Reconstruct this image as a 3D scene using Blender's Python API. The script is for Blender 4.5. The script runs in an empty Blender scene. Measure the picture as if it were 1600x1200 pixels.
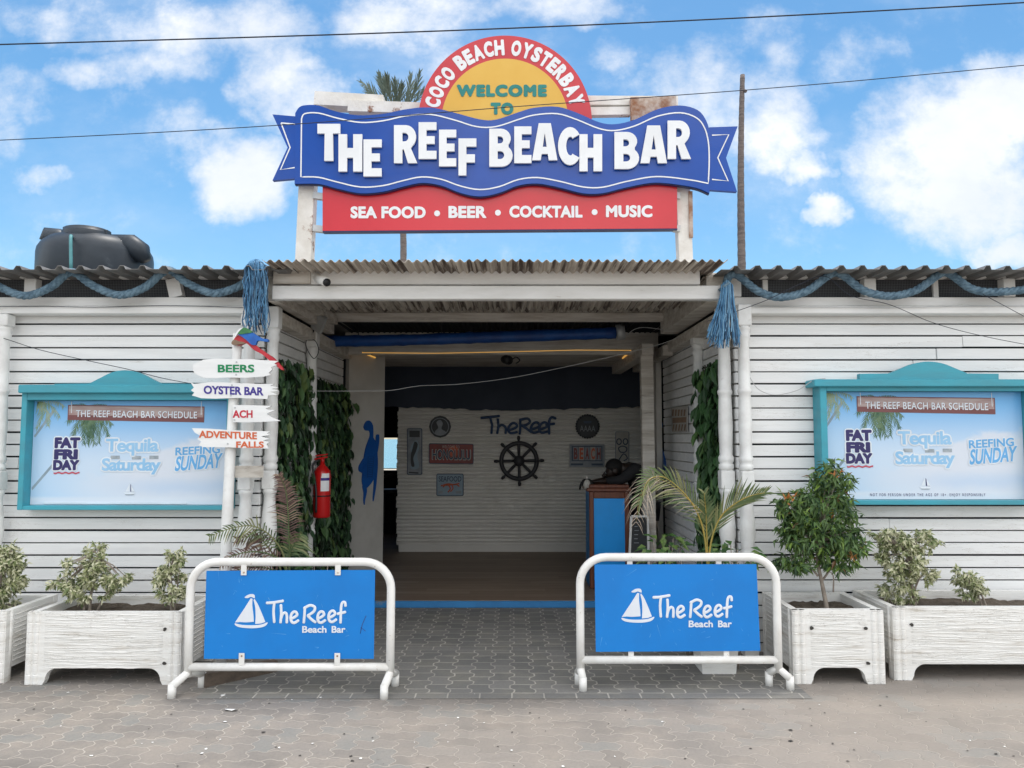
import bpy, math, random
from math import sin, cos, pi, radians, sqrt, atan2
from mathutils import Vector, Matrix
random.seed(7)
SC = bpy.context.scene
COL = SC.collection

# ------------------------------------------------------------------ camera
CAM_H = 1.6
F, CX, CY = 1200.0, 800.0, 600.0
PITCH = math.atan(85 / F)
cam = bpy.data.cameras.new('camera')
cam.sensor_width = 36.0
cam.lens = 36.0 * F / 1600.0
cam.clip_start = 0.05
cam.clip_end = 6000
cam_o = bpy.data.objects.new('camera', cam)
COL.objects.link(cam_o)
cam_o.location = (0, 0, CAM_H)
cam_o.rotation_euler = (pi / 2 + PITCH, 0, 0)
SC.camera = cam_o

# ------------------------------------------------------------------ exposure, sun, sky
SC.view_settings.view_transform = 'Standard'
SC.view_settings.look = 'None'
SC.view_settings.gamma = 1
SC.view_settings.exposure = 1.08
SUN_EL = radians(78)
SUN_STRENGTH, SKY_STRENGTH = 1.2, 0.14
sl = bpy.data.lights.new('sun', 'SUN')
sl.energy = SUN_STRENGTH
sl.angle = radians(6.0)
sl.color = (1.0, 0.95, 0.88)
so = bpy.data.objects.new('sun', sl)
COL.objects.link(so)
sd = Vector((0.10, cos(SUN_EL), sin(SUN_EL))).normalized()
so.rotation_euler = sd.to_track_quat('Z', 'Y').to_euler()
so.location = sd * 50


class N:
    """tiny node maths: N(tree, socket or number)"""
    def __init__(s, t, v): s.t, s.v = t, v
    def _m(s, op, *a, clamp=False):
        n = s.t.nodes.new('ShaderNodeMath'); n.operation = op; n.use_clamp = clamp
        for i, x in enumerate((s,) + a):
            x = x.v if isinstance(x, N) else x
            if isinstance(x, (int, float)): n.inputs[i].default_value = x
            else: s.t.links.new(x, n.inputs[i])
        return N(s.t, n.outputs[0])
    def __add__(s, o): return s._m('ADD', o)
    def __sub__(s, o): return s._m('SUBTRACT', o)
    def __mul__(s, o): return s._m('MULTIPLY', o)
    def __truediv__(s, o): return s._m('DIVIDE', o)
    def rsub(s, o): return N(s.t, float(o))._m('SUBTRACT', s)
    def mod(s, o): return s._m('FLOORED_MODULO', o)
    def floor(s): return s._m('FLOOR')
    def abs(s): return s._m('ABSOLUTE')
    def max(s, o): return s._m('MAXIMUM', o)
    def min(s, o): return s._m('MINIMUM', o)
    def gt(s, o): return s._m('GREATER_THAN', o)
    def lt(s, o): return s._m('LESS_THAN', o)
    def sin(s): return s._m('SINE')
    def pow(s, o): return s._m('POWER', o)
    def step(s, a, b):
        n = s.t.nodes.new('ShaderNodeMapRange'); n.interpolation_type = 'SMOOTHSTEP'
        s.t.links.new(s.v, n.inputs[0])
        for i, x in enumerate((a, b, 0.0, 1.0)): n.inputs[i + 1].default_value = x
        return N(s.t, n.outputs[0])
    def lin(s, a, b, c, d):
        n = s.t.nodes.new('ShaderNodeMapRange')
        s.t.links.new(s.v, n.inputs[0])
        for i, x in enumerate((a, b, c, d)): n.inputs[i + 1].default_value = x
        return N(s.t, n.outputs[0])


def noise(t, vec, scale, detail=3, rough=0.55, dist=0.0, col=False):
    n = t.nodes.new('ShaderNodeTexNoise')
    n.inputs['Scale'].default_value = scale
    n.inputs['Detail'].default_value = detail
    n.inputs['Roughness'].default_value = rough
    n.inputs['Distortion'].default_value = dist
    if vec is not None: t.links.new(vec, n.inputs['Vector'])
    return n.outputs['Color'] if col else N(t, n.outputs[0])


def combine(t, x, y, z):
    n = t.nodes.new('ShaderNodeCombineXYZ')
    for i, v in enumerate((x, y, z)):
        v = v.v if isinstance(v, N) else v
        if isinstance(v, (int, float)): n.inputs[i].default_value = v
        else: t.links.new(v, n.inputs[i])
    return n.outputs[0]


def mix(t, fac, a, b):
    n = t.nodes.new('ShaderNodeMix'); n.data_type = 'RGBA'; n.clamp_factor = True
    for k, v in ((0, fac), (6, a), (7, b)):
        v = v.v if isinstance(v, N) else v
        if isinstance(v, (int, float)): n.inputs[k].default_value = v
        elif isinstance(v, (tuple, list)): n.inputs[k].default_value = (*v[:3], 1)
        else: t.links.new(v, n.inputs[k])
    return n.outputs[2]


def ray(px, py):
    a, b = (px - CX) / F, (CY - py) / F
    return Vector((a, cos(PITCH) - b * sin(PITCH), sin(PITCH) + b * cos(PITCH)))


def P(px, py, Y):
    r = ray(px, py)
    k = Y / r.y
    return Vector((r.x * k, Y, CAM_H + r.z * k))


def G(px, py, z=0.0):
    r = ray(px, py)
    k = (z - CAM_H) / r.z
    return Vector((r.x * k, r.y * k, z))


def PX(px, py, X):
    """point where the sight line meets the plane x = X"""
    r = ray(px, py)
    k = X / r.x
    return Vector((X, r.y * k, CAM_H + r.z * k))


world = bpy.data.worlds.new('World')
SC.world = world
world.use_nodes = True
wt = world.node_tree
wt.nodes.clear()
sky = wt.nodes.new('ShaderNodeTexSky')
sky.sky_type = 'NISHITA'
sky.sun_disc = False
sky.sun_elevation = SUN_EL
sky.sun_rotation = 0.0
sky.air_density = 1.0
sky.dust_density = 0.6
sky.ozone_density = 2.0
tc = wt.nodes.new('ShaderNodeTexCoord')
sp = wt.nodes.new('ShaderNodeSeparateXYZ')
wt.links.new(tc.outputs['Generated'], sp.inputs[0])
dx, dy, dz = (N(wt, sp.outputs[i]) for i in range(3))
yy = dy.max(0.08)
u, v = dx / yy, dz / yy
front = dy.step(0.05, 0.3)
# the cumulus of the day, each at its own bearing and height in the sky: bearing/height as seen, half sizes, weight
CLOUDS = [(330, 45, 210, 62, .85), (165, 95, 70, 32, .7), (245, 100, 110, 42, .75), (450, 125, 95, 70, 1.0), (385, 265, 85, 75, 1.0),
          (40, 140, 75, 55, .55), (5, 180, 45, 90, .6), (65, 275, 60, 24, .75), (640, 25, 150, 50, .72), (860, 15, 150, 42, .8),
          (1130, 140, 120, 90, .62), (1195, 200, 85, 75, .85), (1490, 250, 165, 130, 1.15), (1560, 170, 110, 90, 1.1),
          (1255, 272, 48, 32, .75), (1290, 347, 42, 24, .85), (1590, 380, 62, 42, 1.0), (1350, 85, 75, 50, .45),
          (950, 85, 50, 35, .4), (1180, 60, 60, 70, .5), (300, 215, 45, 45, .35), (100, 20, 90, 30, .5), (700, 85, 60, 30, .4)]
wn = noise(wt, combine(wt, u, v, 0.0), 7.0, 5, 0.6, col=True)
ws = wt.nodes.new('ShaderNodeSeparateColor'); wt.links.new(wn, ws.inputs[0])
uw = u + (N(wt, ws.outputs[0]) - 0.5) * 0.16
vw = v + (N(wt, ws.outputs[1]) - 0.5) * 0.12
acc = None
for px, py, rx, ry, w in CLOUDS:
    r0 = ray(px, py)
    u0, v0 = r0.x / r0.y, r0.z / r0.y
    a = (uw - u0) * (F / rx * 0.85)
    b = (vw - v0) * (F / ry * 0.85)
    g = (a * a + b * b).rsub(1.0).max(0.0).pow(0.8) * (w * .92)
    acc = g if acc is None else acc.max(g)
fb = noise(wt, combine(wt, u, v, 0.3), 9.0, 8, 0.62)
fb2 = noise(wt, combine(wt, u, v * 1.6, 0.7), 4.0, 7, 0.6)
fb3 = noise(wt, combine(wt, u, v * 1.2, 0.1), 26.0, 8, 0.66)
dens = acc * 1.0 + (fb - 0.5) * 1.45 + (fb2 - 0.5) * 0.55 + (fb3 - 0.5) * 0.75
veil = fb2.step(.42, .80) * v.step(.12, .5) * .32
fcl = (dens.step(0.02, 1.0) + veil)._m('MINIMUM', 1.0) * front
gen = noise(wt, combine(wt, dx * 3.0, dy * 3.0, dz * 5.0), 1.2, 6, 0.6).step(0.36, 0.6) * front.rsub(1.0) * 0.95
cl = (fcl + gen)._m('MINIMUM', 1.0) * dz.step(-0.02, 0.06)
hs = wt.nodes.new('ShaderNodeHueSaturation')
wt.links.new(sky.outputs[0], hs.inputs['Color'])
hs.inputs['Hue'].default_value = 0.489
hs.inputs['Saturation'].default_value = 1.24
hs.inputs['Value'].default_value = 0.585
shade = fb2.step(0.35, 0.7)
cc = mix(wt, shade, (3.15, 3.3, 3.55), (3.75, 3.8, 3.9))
# unseen clouds behind the camera, brightened well past those ahead to light shaded walls
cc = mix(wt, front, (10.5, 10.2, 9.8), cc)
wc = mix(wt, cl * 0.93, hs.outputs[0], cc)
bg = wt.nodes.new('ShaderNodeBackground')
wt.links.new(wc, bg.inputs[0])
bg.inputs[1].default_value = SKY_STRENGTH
wo = wt.nodes.new('ShaderNodeOutputWorld')
wt.links.new(bg.outputs[0], wo.inputs[0])
world.cycles.sampling_method = 'MANUAL'
world.cycles.sample_map_resolution = 512

# ------------------------------------------------------------------ materials
MATS = {}


def newmat(name):
    m = bpy.data.materials.new(name)
    m.use_nodes = True
    t = m.node_tree
    b = t.nodes['Principled BSDF']
    return m, t, b


def mat(name, c, c2=None, rough=0.6, scale=6.0, stretch=(1, 1, 1), amt=1.0, bump=0.0, bscale=None, metal=0.0, spec=0.4,
        dirt=None, dirt_scale=2.5, dirt_lo=0.55, dirt_hi=0.75, island=None, emit=None, coat=0.0, transl=None, cracks=None):
    """painted or natural surface: colour wandering between c and c2, optional dirt of its own shape, bump"""
    if name in MATS: return MATS[name]
    m, t, b = newmat(name)
    tc = t.nodes.new('ShaderNodeTexCoord')
    mp = t.nodes.new('ShaderNodeMapping')
    mp.inputs['Scale'].default_value = stretch
    t.links.new(tc.outputs['Object'], mp.inputs[0])
    vec = mp.outputs[0]
    n = noise(t, vec, scale, 5, 0.6)
    c2 = c2 or tuple(x * 0.85 for x in c)
    col = mix(t, n.step(0.35, 0.68) * amt, c, c2)
    if island:
        g = t.nodes.new('ShaderNodeNewGeometry')
        r = N(t, g.outputs['Random Per Island'])
        for lo, hi, ci in island:
            col = mix(t, r.gt(lo) * r.lt(hi), col, ci)
    if dirt:
        d = noise(t, vec, dirt_scale, 8, 0.68)
        col = mix(t, d.step(dirt_lo, dirt_hi), col, dirt)
    if cracks:
        ck = noise(t, vec, cracks[0], 6, .7)
        ck2 = noise(t, vec, cracks[0] * .35, 3, .6)
        line = (ck - .5).abs().step(cracks[1], 0.0) * ck2.step(.45, .62)
        col = mix(t, line * .8, col, cracks[2])
    t.links.new(col, b.inputs['Base Color'])
    b.inputs['Roughness'].default_value = rough
    b.inputs['Metallic'].default_value = metal
    b.inputs['Specular IOR Level'].default_value = spec
    b.inputs['Coat Weight'].default_value = coat
    if bump:
        bn = noise(t, vec, bscale or scale * 4, 4, 0.6)
        bp = t.nodes.new('ShaderNodeBump')
        bp.inputs['Strength'].default_value = 1.0
        bp.inputs['Distance'].default_value = bump
        t.links.new(bn.v, bp.inputs['Height'])
        t.links.new(bp.outputs[0], b.inputs['Normal'])
    if emit:
        b.inputs['Emission Color'].default_value = (*c, 1)
        b.inputs['Emission Strength'].default_value = emit
    if transl:
        tr = t.nodes.new('ShaderNodeBsdfTranslucent')
        t.links.new(col, tr.inputs[0])
        ms = t.nodes.new('ShaderNodeMixShader'); ms.inputs[0].default_value = transl
        t.links.new(b.outputs[0], ms.inputs[1]); t.links.new(tr.outputs[0], ms.inputs[2])
        t.links.new(ms.outputs[0], t.nodes['Material Output'].inputs[0])
    MATS[name] = m
    return m


M = lambda k: MATS[k]
mat('white_wood', (.81, .81, .80), (.74, .74, .73), rough=.55, scale=3, stretch=(.5, 3, 6), dirt=(.48, .44, .38), dirt_scale=3.6, dirt_lo=.63, dirt_hi=.82, cracks=(3.0, .006, (.42, .38, .33)), bump=.0015, bscale=40)
mat('white_trim', (.82, .81, .79), (.74, .73, .70), rough=.6, scale=4, stretch=(.6, 2, 3), dirt=(.45, .41, .35), dirt_scale=4, dirt_lo=.62, dirt_hi=.80, bump=.002, bscale=30)
mat('weathered_beam', (.66, .62, .56), (.48, .43, .37), rough=.75, scale=5, stretch=(.5, 2, 5), dirt=(.22, .18, .15), dirt_scale=4, dirt_lo=.57, dirt_hi=.75, bump=.003, bscale=25)
mat('white_column', (.80, .80, .78), (.70, .69, .67), rough=.5, scale=8, dirt=(.45, .42, .38), dirt_scale=7, dirt_lo=.63, dirt_hi=.8, bump=.001, bscale=60)
mat('white_metal', (.80, .79, .76), (.72, .70, .66), rough=.4, scale=10, dirt=(.28, .18, .12), dirt_scale=26, dirt_lo=.655, dirt_hi=.70)
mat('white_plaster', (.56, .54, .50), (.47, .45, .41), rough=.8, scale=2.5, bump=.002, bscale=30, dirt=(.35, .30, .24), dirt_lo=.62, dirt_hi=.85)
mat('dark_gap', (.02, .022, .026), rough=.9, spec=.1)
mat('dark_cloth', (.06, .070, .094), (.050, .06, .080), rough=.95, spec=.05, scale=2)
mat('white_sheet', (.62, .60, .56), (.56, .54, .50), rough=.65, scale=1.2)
mat('teal_paint', (.05, .34, .43), (.06, .29, .36), rough=.45, scale=4, stretch=(.6, 2, 2), dirt=(.10, .36, .40), dirt_scale=6, dirt_lo=.62, dirt_hi=.75, bump=.001, bscale=40)
mat('banner_blue', (.010, .072, .37), (.008, .060, .32), rough=.13, scale=1.5, spec=.38, dirt=(.05, .10, .30), dirt_scale=3, dirt_lo=.66, dirt_hi=.9)
mat('banner_edge', (.010, .022, .10), rough=.4)
mat('sign_red', (.62, .022, .035), (.55, .02, .03), rough=.22, scale=1.2, spec=.5, dirt=(.60, .08, .07), dirt_scale=2.5, dirt_lo=.6, dirt_hi=.9)
mat('disc_red', (.60, .055, .065), (.54, .04, .055), rough=.4, scale=2)
mat('disc_yellow', (.75, .46, .085), (.70, .40, .06), rough=.4, scale=1.5)
mat('letter_white', (.82, .83, .84), (.76, .77, .78), rough=.35, scale=5)
mat('letter_edge', (.30, .33, .38), rough=.5)
mat('letter_teal', (.02, .23, .21), rough=.5)
mat('rusty_white', (.80, .77, .72), (.66, .62, .56), rough=.7, scale=5, dirt=(.24, .10, .05), dirt_scale=5.5, dirt_lo=.58, dirt_hi=.66, bump=.004, bscale=18)
mat('rust', (.26, .11, .05), (.60, .52, .45), rough=.85, scale=7, bump=.005, bscale=25)
mat('roof_sheet', (.58, .53, .46), (.36, .31, .26), rough=.7, scale=3, stretch=(14, .4, 1), dirt=(.11, .085, .07), dirt_scale=1.6, dirt_lo=.48, dirt_hi=.60, spec=.25)
mat('roof_dark', (.24, .23, .22), (.15, .145, .14), rough=.6, scale=3, stretch=(4, .6, 1), spec=.3, dirt=(.2, .19, .18), dirt_lo=.6, dirt_hi=.8)
mat('blue_rope', (.17, .26, .33), (.08, .135, .185), rough=.85, scale=25, spec=.15, bump=.003, bscale=160)
mat('blue_strand', (.13, .30, .48), (.06, .16, .30), rough=.7, scale=20, spec=.2, island=[(.0, .22, (.05, .09, .15)), (.78, 1.0, (.22, .40, .56))])
mat('barrier_blue', (.005, .205, .62), (.007, .18, .55), rough=.36, scale=2, dirt=(.09, .28, .68), dirt_scale=5, dirt_lo=.66, dirt_hi=.8)
mat('logo_white', (.74, .77, .82), (.68, .71, .77), rough=.5)
mat('concrete_white', (.82, .81, .78), (.72, .70, .66), rough=.8, scale=3, stretch=(.8, 1, 7), dirt=(.40, .34, .26), dirt_scale=3.0, dirt_lo=.56, dirt_hi=.80, bump=.003, bscale=30, cracks=(5.0, .010, (.22, .19, .15)))
mat('soil', (.10, .075, .055), (.16, .13, .10), rough=.95, scale=20, bump=.02, bscale=60)
mat('tank_black', (.018, .026, .036), (.028, .038, .05), rough=.45, scale=4, dirt=(.09, .11, .125), dirt_scale=4, dirt_lo=.6, dirt_hi=.8)
mat('pipe_teal', (.10, .30, .32), rough=.5)
mat('black_plastic', (.018, .018, .02), rough=.4)
mat('grey_metal', (.50, .51, .51), rough=.4, metal=.3)
mat('cable_black', (.015, .02, .035), rough=.6)
mat('cable_white', (.55, .55, .55), rough=.6)
mat('bark_grey', (.20, .165, .15), (.12, .10, .095), rough=.9, scale=4, stretch=(2, 2, 12), bump=.01, bscale=10)
mat('palm_far', (.11, .15, .12), (.16, .19, .15), rough=.6, transl=.25)
mat('ivy', (.040, .092, .040), (.026, .064, .028), rough=.45, scale=9, spec=.4, island=[(.0, .22, (.085, .16, .06)), (.22, .3, (.11, .16, .05)), (.85, 1.0, (.022, .04, .022))], transl=.15)
mat('ivy_net', (.012, .028, .012), rough=.9, spec=.1)
mat('ivy_light', (.055, .13, .045), (.035, .09, .03), rough=.5, scale=9, spec=.35, island=[(.0, .2, (.10, .19, .06)), (.85, 1.0, (.03, .07, .03))], transl=.15)
mat('ficus', (.40, .42, .22), (.30, .34, .17), rough=.5, scale=10, island=[(.0, .45, (.64, .63, .44)), (.82, 1.0, (.15, .20, .075))], transl=.2)
mat('green_leaf', (.125, .205, .065), (.085, .16, .055), rough=.4, spec=.45, scale=12, island=[(.0, .16, (.18, .28, .05)), (.985, 1.0, (.20, .11, .05)), (.6, .75, (.04, .085, .038))], transl=.2)
mat('orange_leaf', (.42, .14, .03), (.30, .16, .05), rough=.5, transl=.2)
mat('herb_leaf', (.06, .14, .035), (.04, .10, .03), rough=.5, island=[(.0, .3, (.14, .22, .06))], transl=.2)
mat('palm_green', (.12, .17, .06), (.08, .12, .05), rough=.5, island=[(.0, .25, (.22, .23, .10))], transl=.2)
mat('palm_dry', (.15, .085, .07), (.10, .055, .05), rough=.7, island=[(.0, .25, (.24, .17, .12))], transl=.1)
mat('palm_pale', (.40, .34, .27), (.28, .22, .17), rough=.7, transl=.1)
mat('palm_stem', (.40, .28, .06), (.28, .24, .06), rough=.5)
mat('stem_grey', (.34, .29, .24), (.22, .18, .15), rough=.85, scale=15)
mat('plank_wood', (.13, .098, .075), (.085, .066, .052), rough=.8, scale=5, stretch=(.4, 5, 5), bump=.003)
mat('fire_red', (.55, .012, .012), (.48, .01, .01), rough=.28, spec=.5, scale=4)
mat('fire_dark', (.20, .012, .018), rough=.4)
mat('turtle_blue', (.008, .10, .40), (.006, .08, .33), rough=.45, scale=5, dirt=(.03, .16, .5), dirt_scale=9, dirt_lo=.62, dirt_hi=.8)
mat('blue_tarp', (.012, .078, .30), (.010, .05, .21), rough=.45, scale=6, bump=.006, bscale=14)
mat('step_blue', (.035, .21, .48), (.03, .17, .40), rough=.6, scale=4, dirt=(.28, .27, .22), dirt_scale=5, dirt_lo=.62, dirt_hi=.72)
mat('podium_blue', (.008, .33, .88), (.008, .30, .80), rough=.4, scale=3)
mat('podium_wood', (.17, .055, .028), (.11, .035, .02), rough=.4, scale=4, stretch=(6, 6, .5))
mat('led', (.9, .48, .10), emit=.28)
mat('skin', (.026, .016, .012), (.020, .013, .010), rough=.5)
mat('black_shirt', (.012, .012, .014), (.018, .018, .02), rough=.85)
mat('hair', (.006, .006, .006), rough=.8)
mat('plate_red', (.23, .035, .03), (.16, .03, .025), rough=.5, scale=6)
mat('plate_cream', (.42, .40, .36), (.33, .31, .28), rough=.5, scale=5)
mat('plate_grey', (.24, .26, .28), (.16, .18, .2), rough=.5, scale=8)
mat('plate_blue', (.22, .30, .36), (.18, .25, .31), rough=.5, scale=4)
mat('plate_navy', (.03, .055, .10), rough=.5)
mat('plate_black', (.020, .024, .028), rough=.5)
mat('plate_orange', (.50, .09, .03), rough=.5)
mat('tan_board', (.26, .17, .11), (.20, .13, .09), rough=.7)
mat('wheel_wood', (.022, .022, .026), (.03, .03, .034), rough=.5)
mat('letters_blue', (.012, .045, .12), rough=.5)
mat('wood_sign_white', (.80, .80, .79), (.73, .73, .72), rough=.6, scale=5, stretch=(.5, 3, 3), bump=.001, bscale=40)
mat('txt_green', (.012, .24, .09), rough=.6)
mat('txt_purple', (.055, .035, .26), rough=.6)
mat('txt_red', (.52, .025, .05), rough=.6)
mat('txt_orange', (.62, .13, .045), rough=.6)
mat('parrot_red', (.50, .03, .04), (.40, .02, .035), rough=.5, scale=14)
mat('parrot_blue', (.02, .15, .50), (.015, .09, .36), rough=.5, scale=14)
mat('parrot_green', (.06, .22, .07), (.03, .14, .05), rough=.5, scale=14)
mat('print_navy', (.035, .028, .13), rough=.5)
mat('print_white', (.74, .80, .86), rough=.5)
mat('print_sky', (.26, .50, .74), (.32, .55, .77), rough=.5, scale=5)
mat('print_blue', (.14, .42, .76), rough=.5)
mat('print_red', (.55, .09, .13), rough=.5)
mat('print_grey', (.25, .30, .34), (.4, .44, .47), rough=.5, scale=15)
mat('print_plank', (.45, .36, .34), (.33, .20, .19), rough=.6, scale=3, stretch=(1, 1, 6))
mat('print_plank_dark', (.20, .08, .08), rough=.6)
mat('print_leaf', (.06, .13, .075), (.14, .22, .12), rough=.5, scale=20)
mat('print_leaf_pale', (.38, .44, .27), (.22, .32, .17), rough=.5, scale=20)
mat('print_trunk', (.30, .38, .44), (.22, .29, .34), rough=.6)
mat('litter_white', (.8, .8, .78), rough=.7)
mat('litter_dark', (.05, .045, .04), rough=.8)
mat('beach_sand', (.50, .44, .34), (.42, .37, .29), rough=.9)


def mat_floor():
    m, t, b = newmat('deck_planks')
    g = t.nodes.new('ShaderNodeNewGeometry')
    s = t.nodes.new('ShaderNodeSeparateXYZ'); t.links.new(g.outputs['Position'], s.inputs[0])
    x, y = N(t, s.outputs[0]), N(t, s.outputs[1])
    row = (y / 0.14).floor()
    wn = t.nodes.new('ShaderNodeTexWhiteNoise'); wn.noise_dimensions = '2D'
    t.links.new(combine(t, row, (x / 1.2 + row * 0.37).floor(), 0.0), wn.inputs['Vector'])
    gr = noise(t, combine(t, x * 1.5, y * 26.0, row), 2.0, 5)
    c = mix(t, N(t, wn.outputs[0]), (.20, .145, .105), (.30, .225, .165))
    c = mix(t, gr.step(.35, .75) * .6, c, (.13, .09, .065))
    line = ((y / 0.14).mod(1.0) - 0.5).abs().gt(0.47)
    c = mix(t, line * 0.8, c, (.05, .035, .03))
    t.links.new(c, b.inputs['Base Color'])
    b.inputs['Roughness'].default_value = .5
    MATS['deck_planks'] = m


mat_floor()


def paver_mat(name, lane):
    """interlocking concrete pavers with sand-filled joints; lane = I-shaped stones, else zigzag stones"""
    m, t, b = newmat(name)
    g = t.nodes.new('ShaderNodeNewGeometry')
    s = t.nodes.new('ShaderNodeSeparateXYZ'); t.links.new(g.outputs['Position'], s.inputs[0])
    X, Y = N(t, s.outputs[0]), N(t, s.outputs[1])
    wob = noise(t, g.outputs['Position'], 6.0, 2, col=True)
    wsep = t.nodes.new('ShaderNodeSeparateColor'); t.links.new(wob, wsep.inputs[0])
    x = X + (N(t, wsep.outputs[0]) - 0.5) * 0.022
    y = Y + (N(t, wsep.outputs[1]) - 0.5) * 0.022
    tri = lambda q: ((q.mod(1.0) - 0.5).abs() * 4.0 - 1.0)
    if lane:
        W, L, jw = 0.135, 0.165, 0.0050
        wave = (tri(y / L + 0.25) * 2.2).max(-1.0).min(1.0) * 0.016
        ci = ((x + wave) / W)
        col_i = ci.floor()
        fx = ((ci.mod(1.0) - 0.5).abs().rsub(0.5)) * W
        ri = (y / L + col_i * 0.5)
        fy = ((ri.mod(1.0) - 0.5).abs().rsub(0.5)) * L
        row_i = ri.floor()
        joint = fx.min(fy)
        b1 = (Y - 5.98).abs(); b2 = (Y - 4.90).abs()
        band = b1.min(b2)
        inb = band.lt(0.05)
        bj = (band - 0.05).abs().min((((X / 0.2).mod(1.0) - 0.5).abs().rsub(0.5)) * 0.2)
        joint = joint._m('MULTIPLY', inb.rsub(1.0)) + bj * inb
        cellv = combine(t, col_i * inb.rsub(1.0) + (X / 0.2).floor() * inb, row_i * inb.rsub(1.0) + inb * 77.0, 0.0)
    else:
        ang = radians(4)
        xr = x * cos(ang) + y * sin(ang)
        yr = y * cos(ang) - x * sin(ang)
        W, jw = 0.106, 0.0042
        soft = lambda q: (tri(q) * 1.6).max(-1.0).min(1.0)
        xa = (xr + soft(yr / W) * 0.013) / W
        ya = (yr + soft(xr / W + 0.25) * 0.010) / W
        ci, ri = xa.floor(), ya.floor()
        fx, fy = xa.mod(1.0), ya.mod(1.0)
        m_ = (ci - ri + 0.5).mod(4.0)          # herringbone: which half of which stone
        is0, is1, is2, is3 = m_.lt(1.0), m_.gt(1.0) * m_.lt(2.0), m_.gt(2.0) * m_.lt(3.0), m_.gt(3.0)
        dl, dr = fx + is1 * 9.0, fx.rsub(1.0) + is0 * 9.0
        db, dt_ = fy + is2 * 9.0, fy.rsub(1.0) + is3 * 9.0
        joint = dl.min(dr).min(db.min(dt_)) * W
        cellv = combine(t, ci - is1, ri + is3, 3.0)
    wn = t.nodes.new('ShaderNodeTexWhiteNoise'); wn.noise_dimensions = '3D'
    t.links.new(cellv, wn.inputs['Vector'])
    cell = N(t, wn.outputs[0])
    big = noise(t, g.outputs['Position'], 0.9, 5, .6)
    mid = noise(t, g.outputs['Position'], 3.5, 6, .65)
    fine = noise(t, g.outputs['Position'], 60.0, 4, .7)
    if lane:
        c = mix(t, cell, (.155, .155, .15), (.215, .21, .20))
        c = mix(t, mid.step(.4, .75) * .6, c, (.25, .24, .20))
    else:
        c = mix(t, cell, (.195, .18, .165), (.255, .235, .215))
        c = mix(t, cell.gt(.8) * .6, c, (.19, .20, .195))
        c = mix(t, mid.step(.40, .72) * .75, c, (.30, .265, .23))
        dark = noise(t, combine(t, X * 1.0, Y * 2.6, 4.0), 1.4, 5, .6).step(.56, .72)
        c = mix(t, dark * 0.5, c, (.14, .13, .12))
    c = mix(t, fine.step(.3, .8) * .35, c, (.12, .11, .10))
    fade = mid.step(.35, .7)
    if not lane:
        dust = (X * 0.16 + (big - 0.5) * 2.2 + 0.25)._m('ADD', 0.0, clamp=True)
        fade = (fade * .45 + .55) * (dust * .45).rsub(1.0)
    else:
        fade = fade * .5 + .5
    jm = joint.step(jw * .35, jw * 1.5).rsub(1.0)
    c = mix(t, jm * fade * (1.0 if lane else .88), c, (.48, .45, .40) if lane else (.43, .395, .345))
    if not lane:
        c = mix(t, dust * .60, c, mix(t, mid, (.36, .315, .27), (.27, .24, .215)))
        spots = noise(t, g.outputs['Position'], 17.0, 3, .6).step(.70, .76)
        c = mix(t, spots * .6, c, (.13, .115, .10))
    t.links.new(c, b.inputs['Base Color'])
    b.inputs['Roughness'].default_value = .9
    b.inputs['Specular IOR Level'].default_value = .2
    h = jm * -0.6 + fine * .25 + cell * .3
    bp = t.nodes.new('ShaderNodeBump'); bp.inputs['Distance'].default_value = .006
    bp.inputs['Strength'].default_value = .8
    t.links.new(h.v, bp.inputs['Height']); t.links.new(bp.outputs[0], b.inputs['Normal'])
    MATS[name] = m


paver_mat('paving_zigzag', False)
paver_mat('paving_lane', True)


def mat_screen():
    m, t, b = newmat('wire_screen')
    tc = t.nodes.new('ShaderNodeTexCoord')
    s = t.nodes.new('ShaderNodeSeparateXYZ'); t.links.new(tc.outputs['Object'], s.inputs[0])
    x, z = N(t, s.outputs[0]), N(t, s.outputs[2])
    p = 0.0125
    gx = ((x / p).mod(1.0) - .5).abs().gt(.42)
    gz = ((z / p).mod(1.0) - .5).abs().gt(.42)
    big = noise(t, tc.outputs['Object'], 2.0, 3).step(.45, .7)
    c = mix(t, big, (.018, .02, .026), (.035, .038, .045))
    c = mix(t, gx.max(gz) * .8, c, (.16, .165, .17))
    t.links.new(c, b.inputs['Base Color'])
    b.inputs['Roughness'].default_value = .8
    MATS['wire_screen'] = m


mat_screen()


def mat_poster():
    """the printed beach picture: sky, cloud bank and pale sea"""
    m, t, b = newmat('poster_print')
    tc = t.nodes.new('ShaderNodeTexCoord')
    s = t.nodes.new('ShaderNodeSeparateXYZ'); t.links.new(tc.outputs['Generated'], s.inputs[0])
    x, z = N(t, s.outputs[0]), N(t, s.outputs[2])
    c = mix(t, z.step(.35, 1.0), (.56, .68, .81), (.14, .43, .78))
    c = mix(t, x.step(.32, .0) * z.step(.95, .4) * .5, c, (.36, .60, .84))
    n = noise(t, combine(t, x * 2.0, z * 1.2, 0.0), 4.0, 6, .6)
    edge = x * 0.42 + 0.30 + (n - .5) * .28 - (x - .78).abs() * .3
    cloud = (edge - z).step(-.03, .07) * x.step(.15, .6)
    c = mix(t, cloud * .9, c, (.66, .70, .77))
    c = mix(t, (z - .17 + (n - .5) * .1).abs().step(.12, .0) * .45 * x.step(.3, .7), c, (.38, .55, .76))
    c = mix(t, z.step(.09, .05) * .8, c, (.68, .73, .80))
    t.links.new(c, b.inputs['Base Color'])
    b.inputs['Roughness'].default_value = .3
    b.inputs['Specular IOR Level'].default_value = .5
    MATS['poster_print'] = m


mat_poster()


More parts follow.
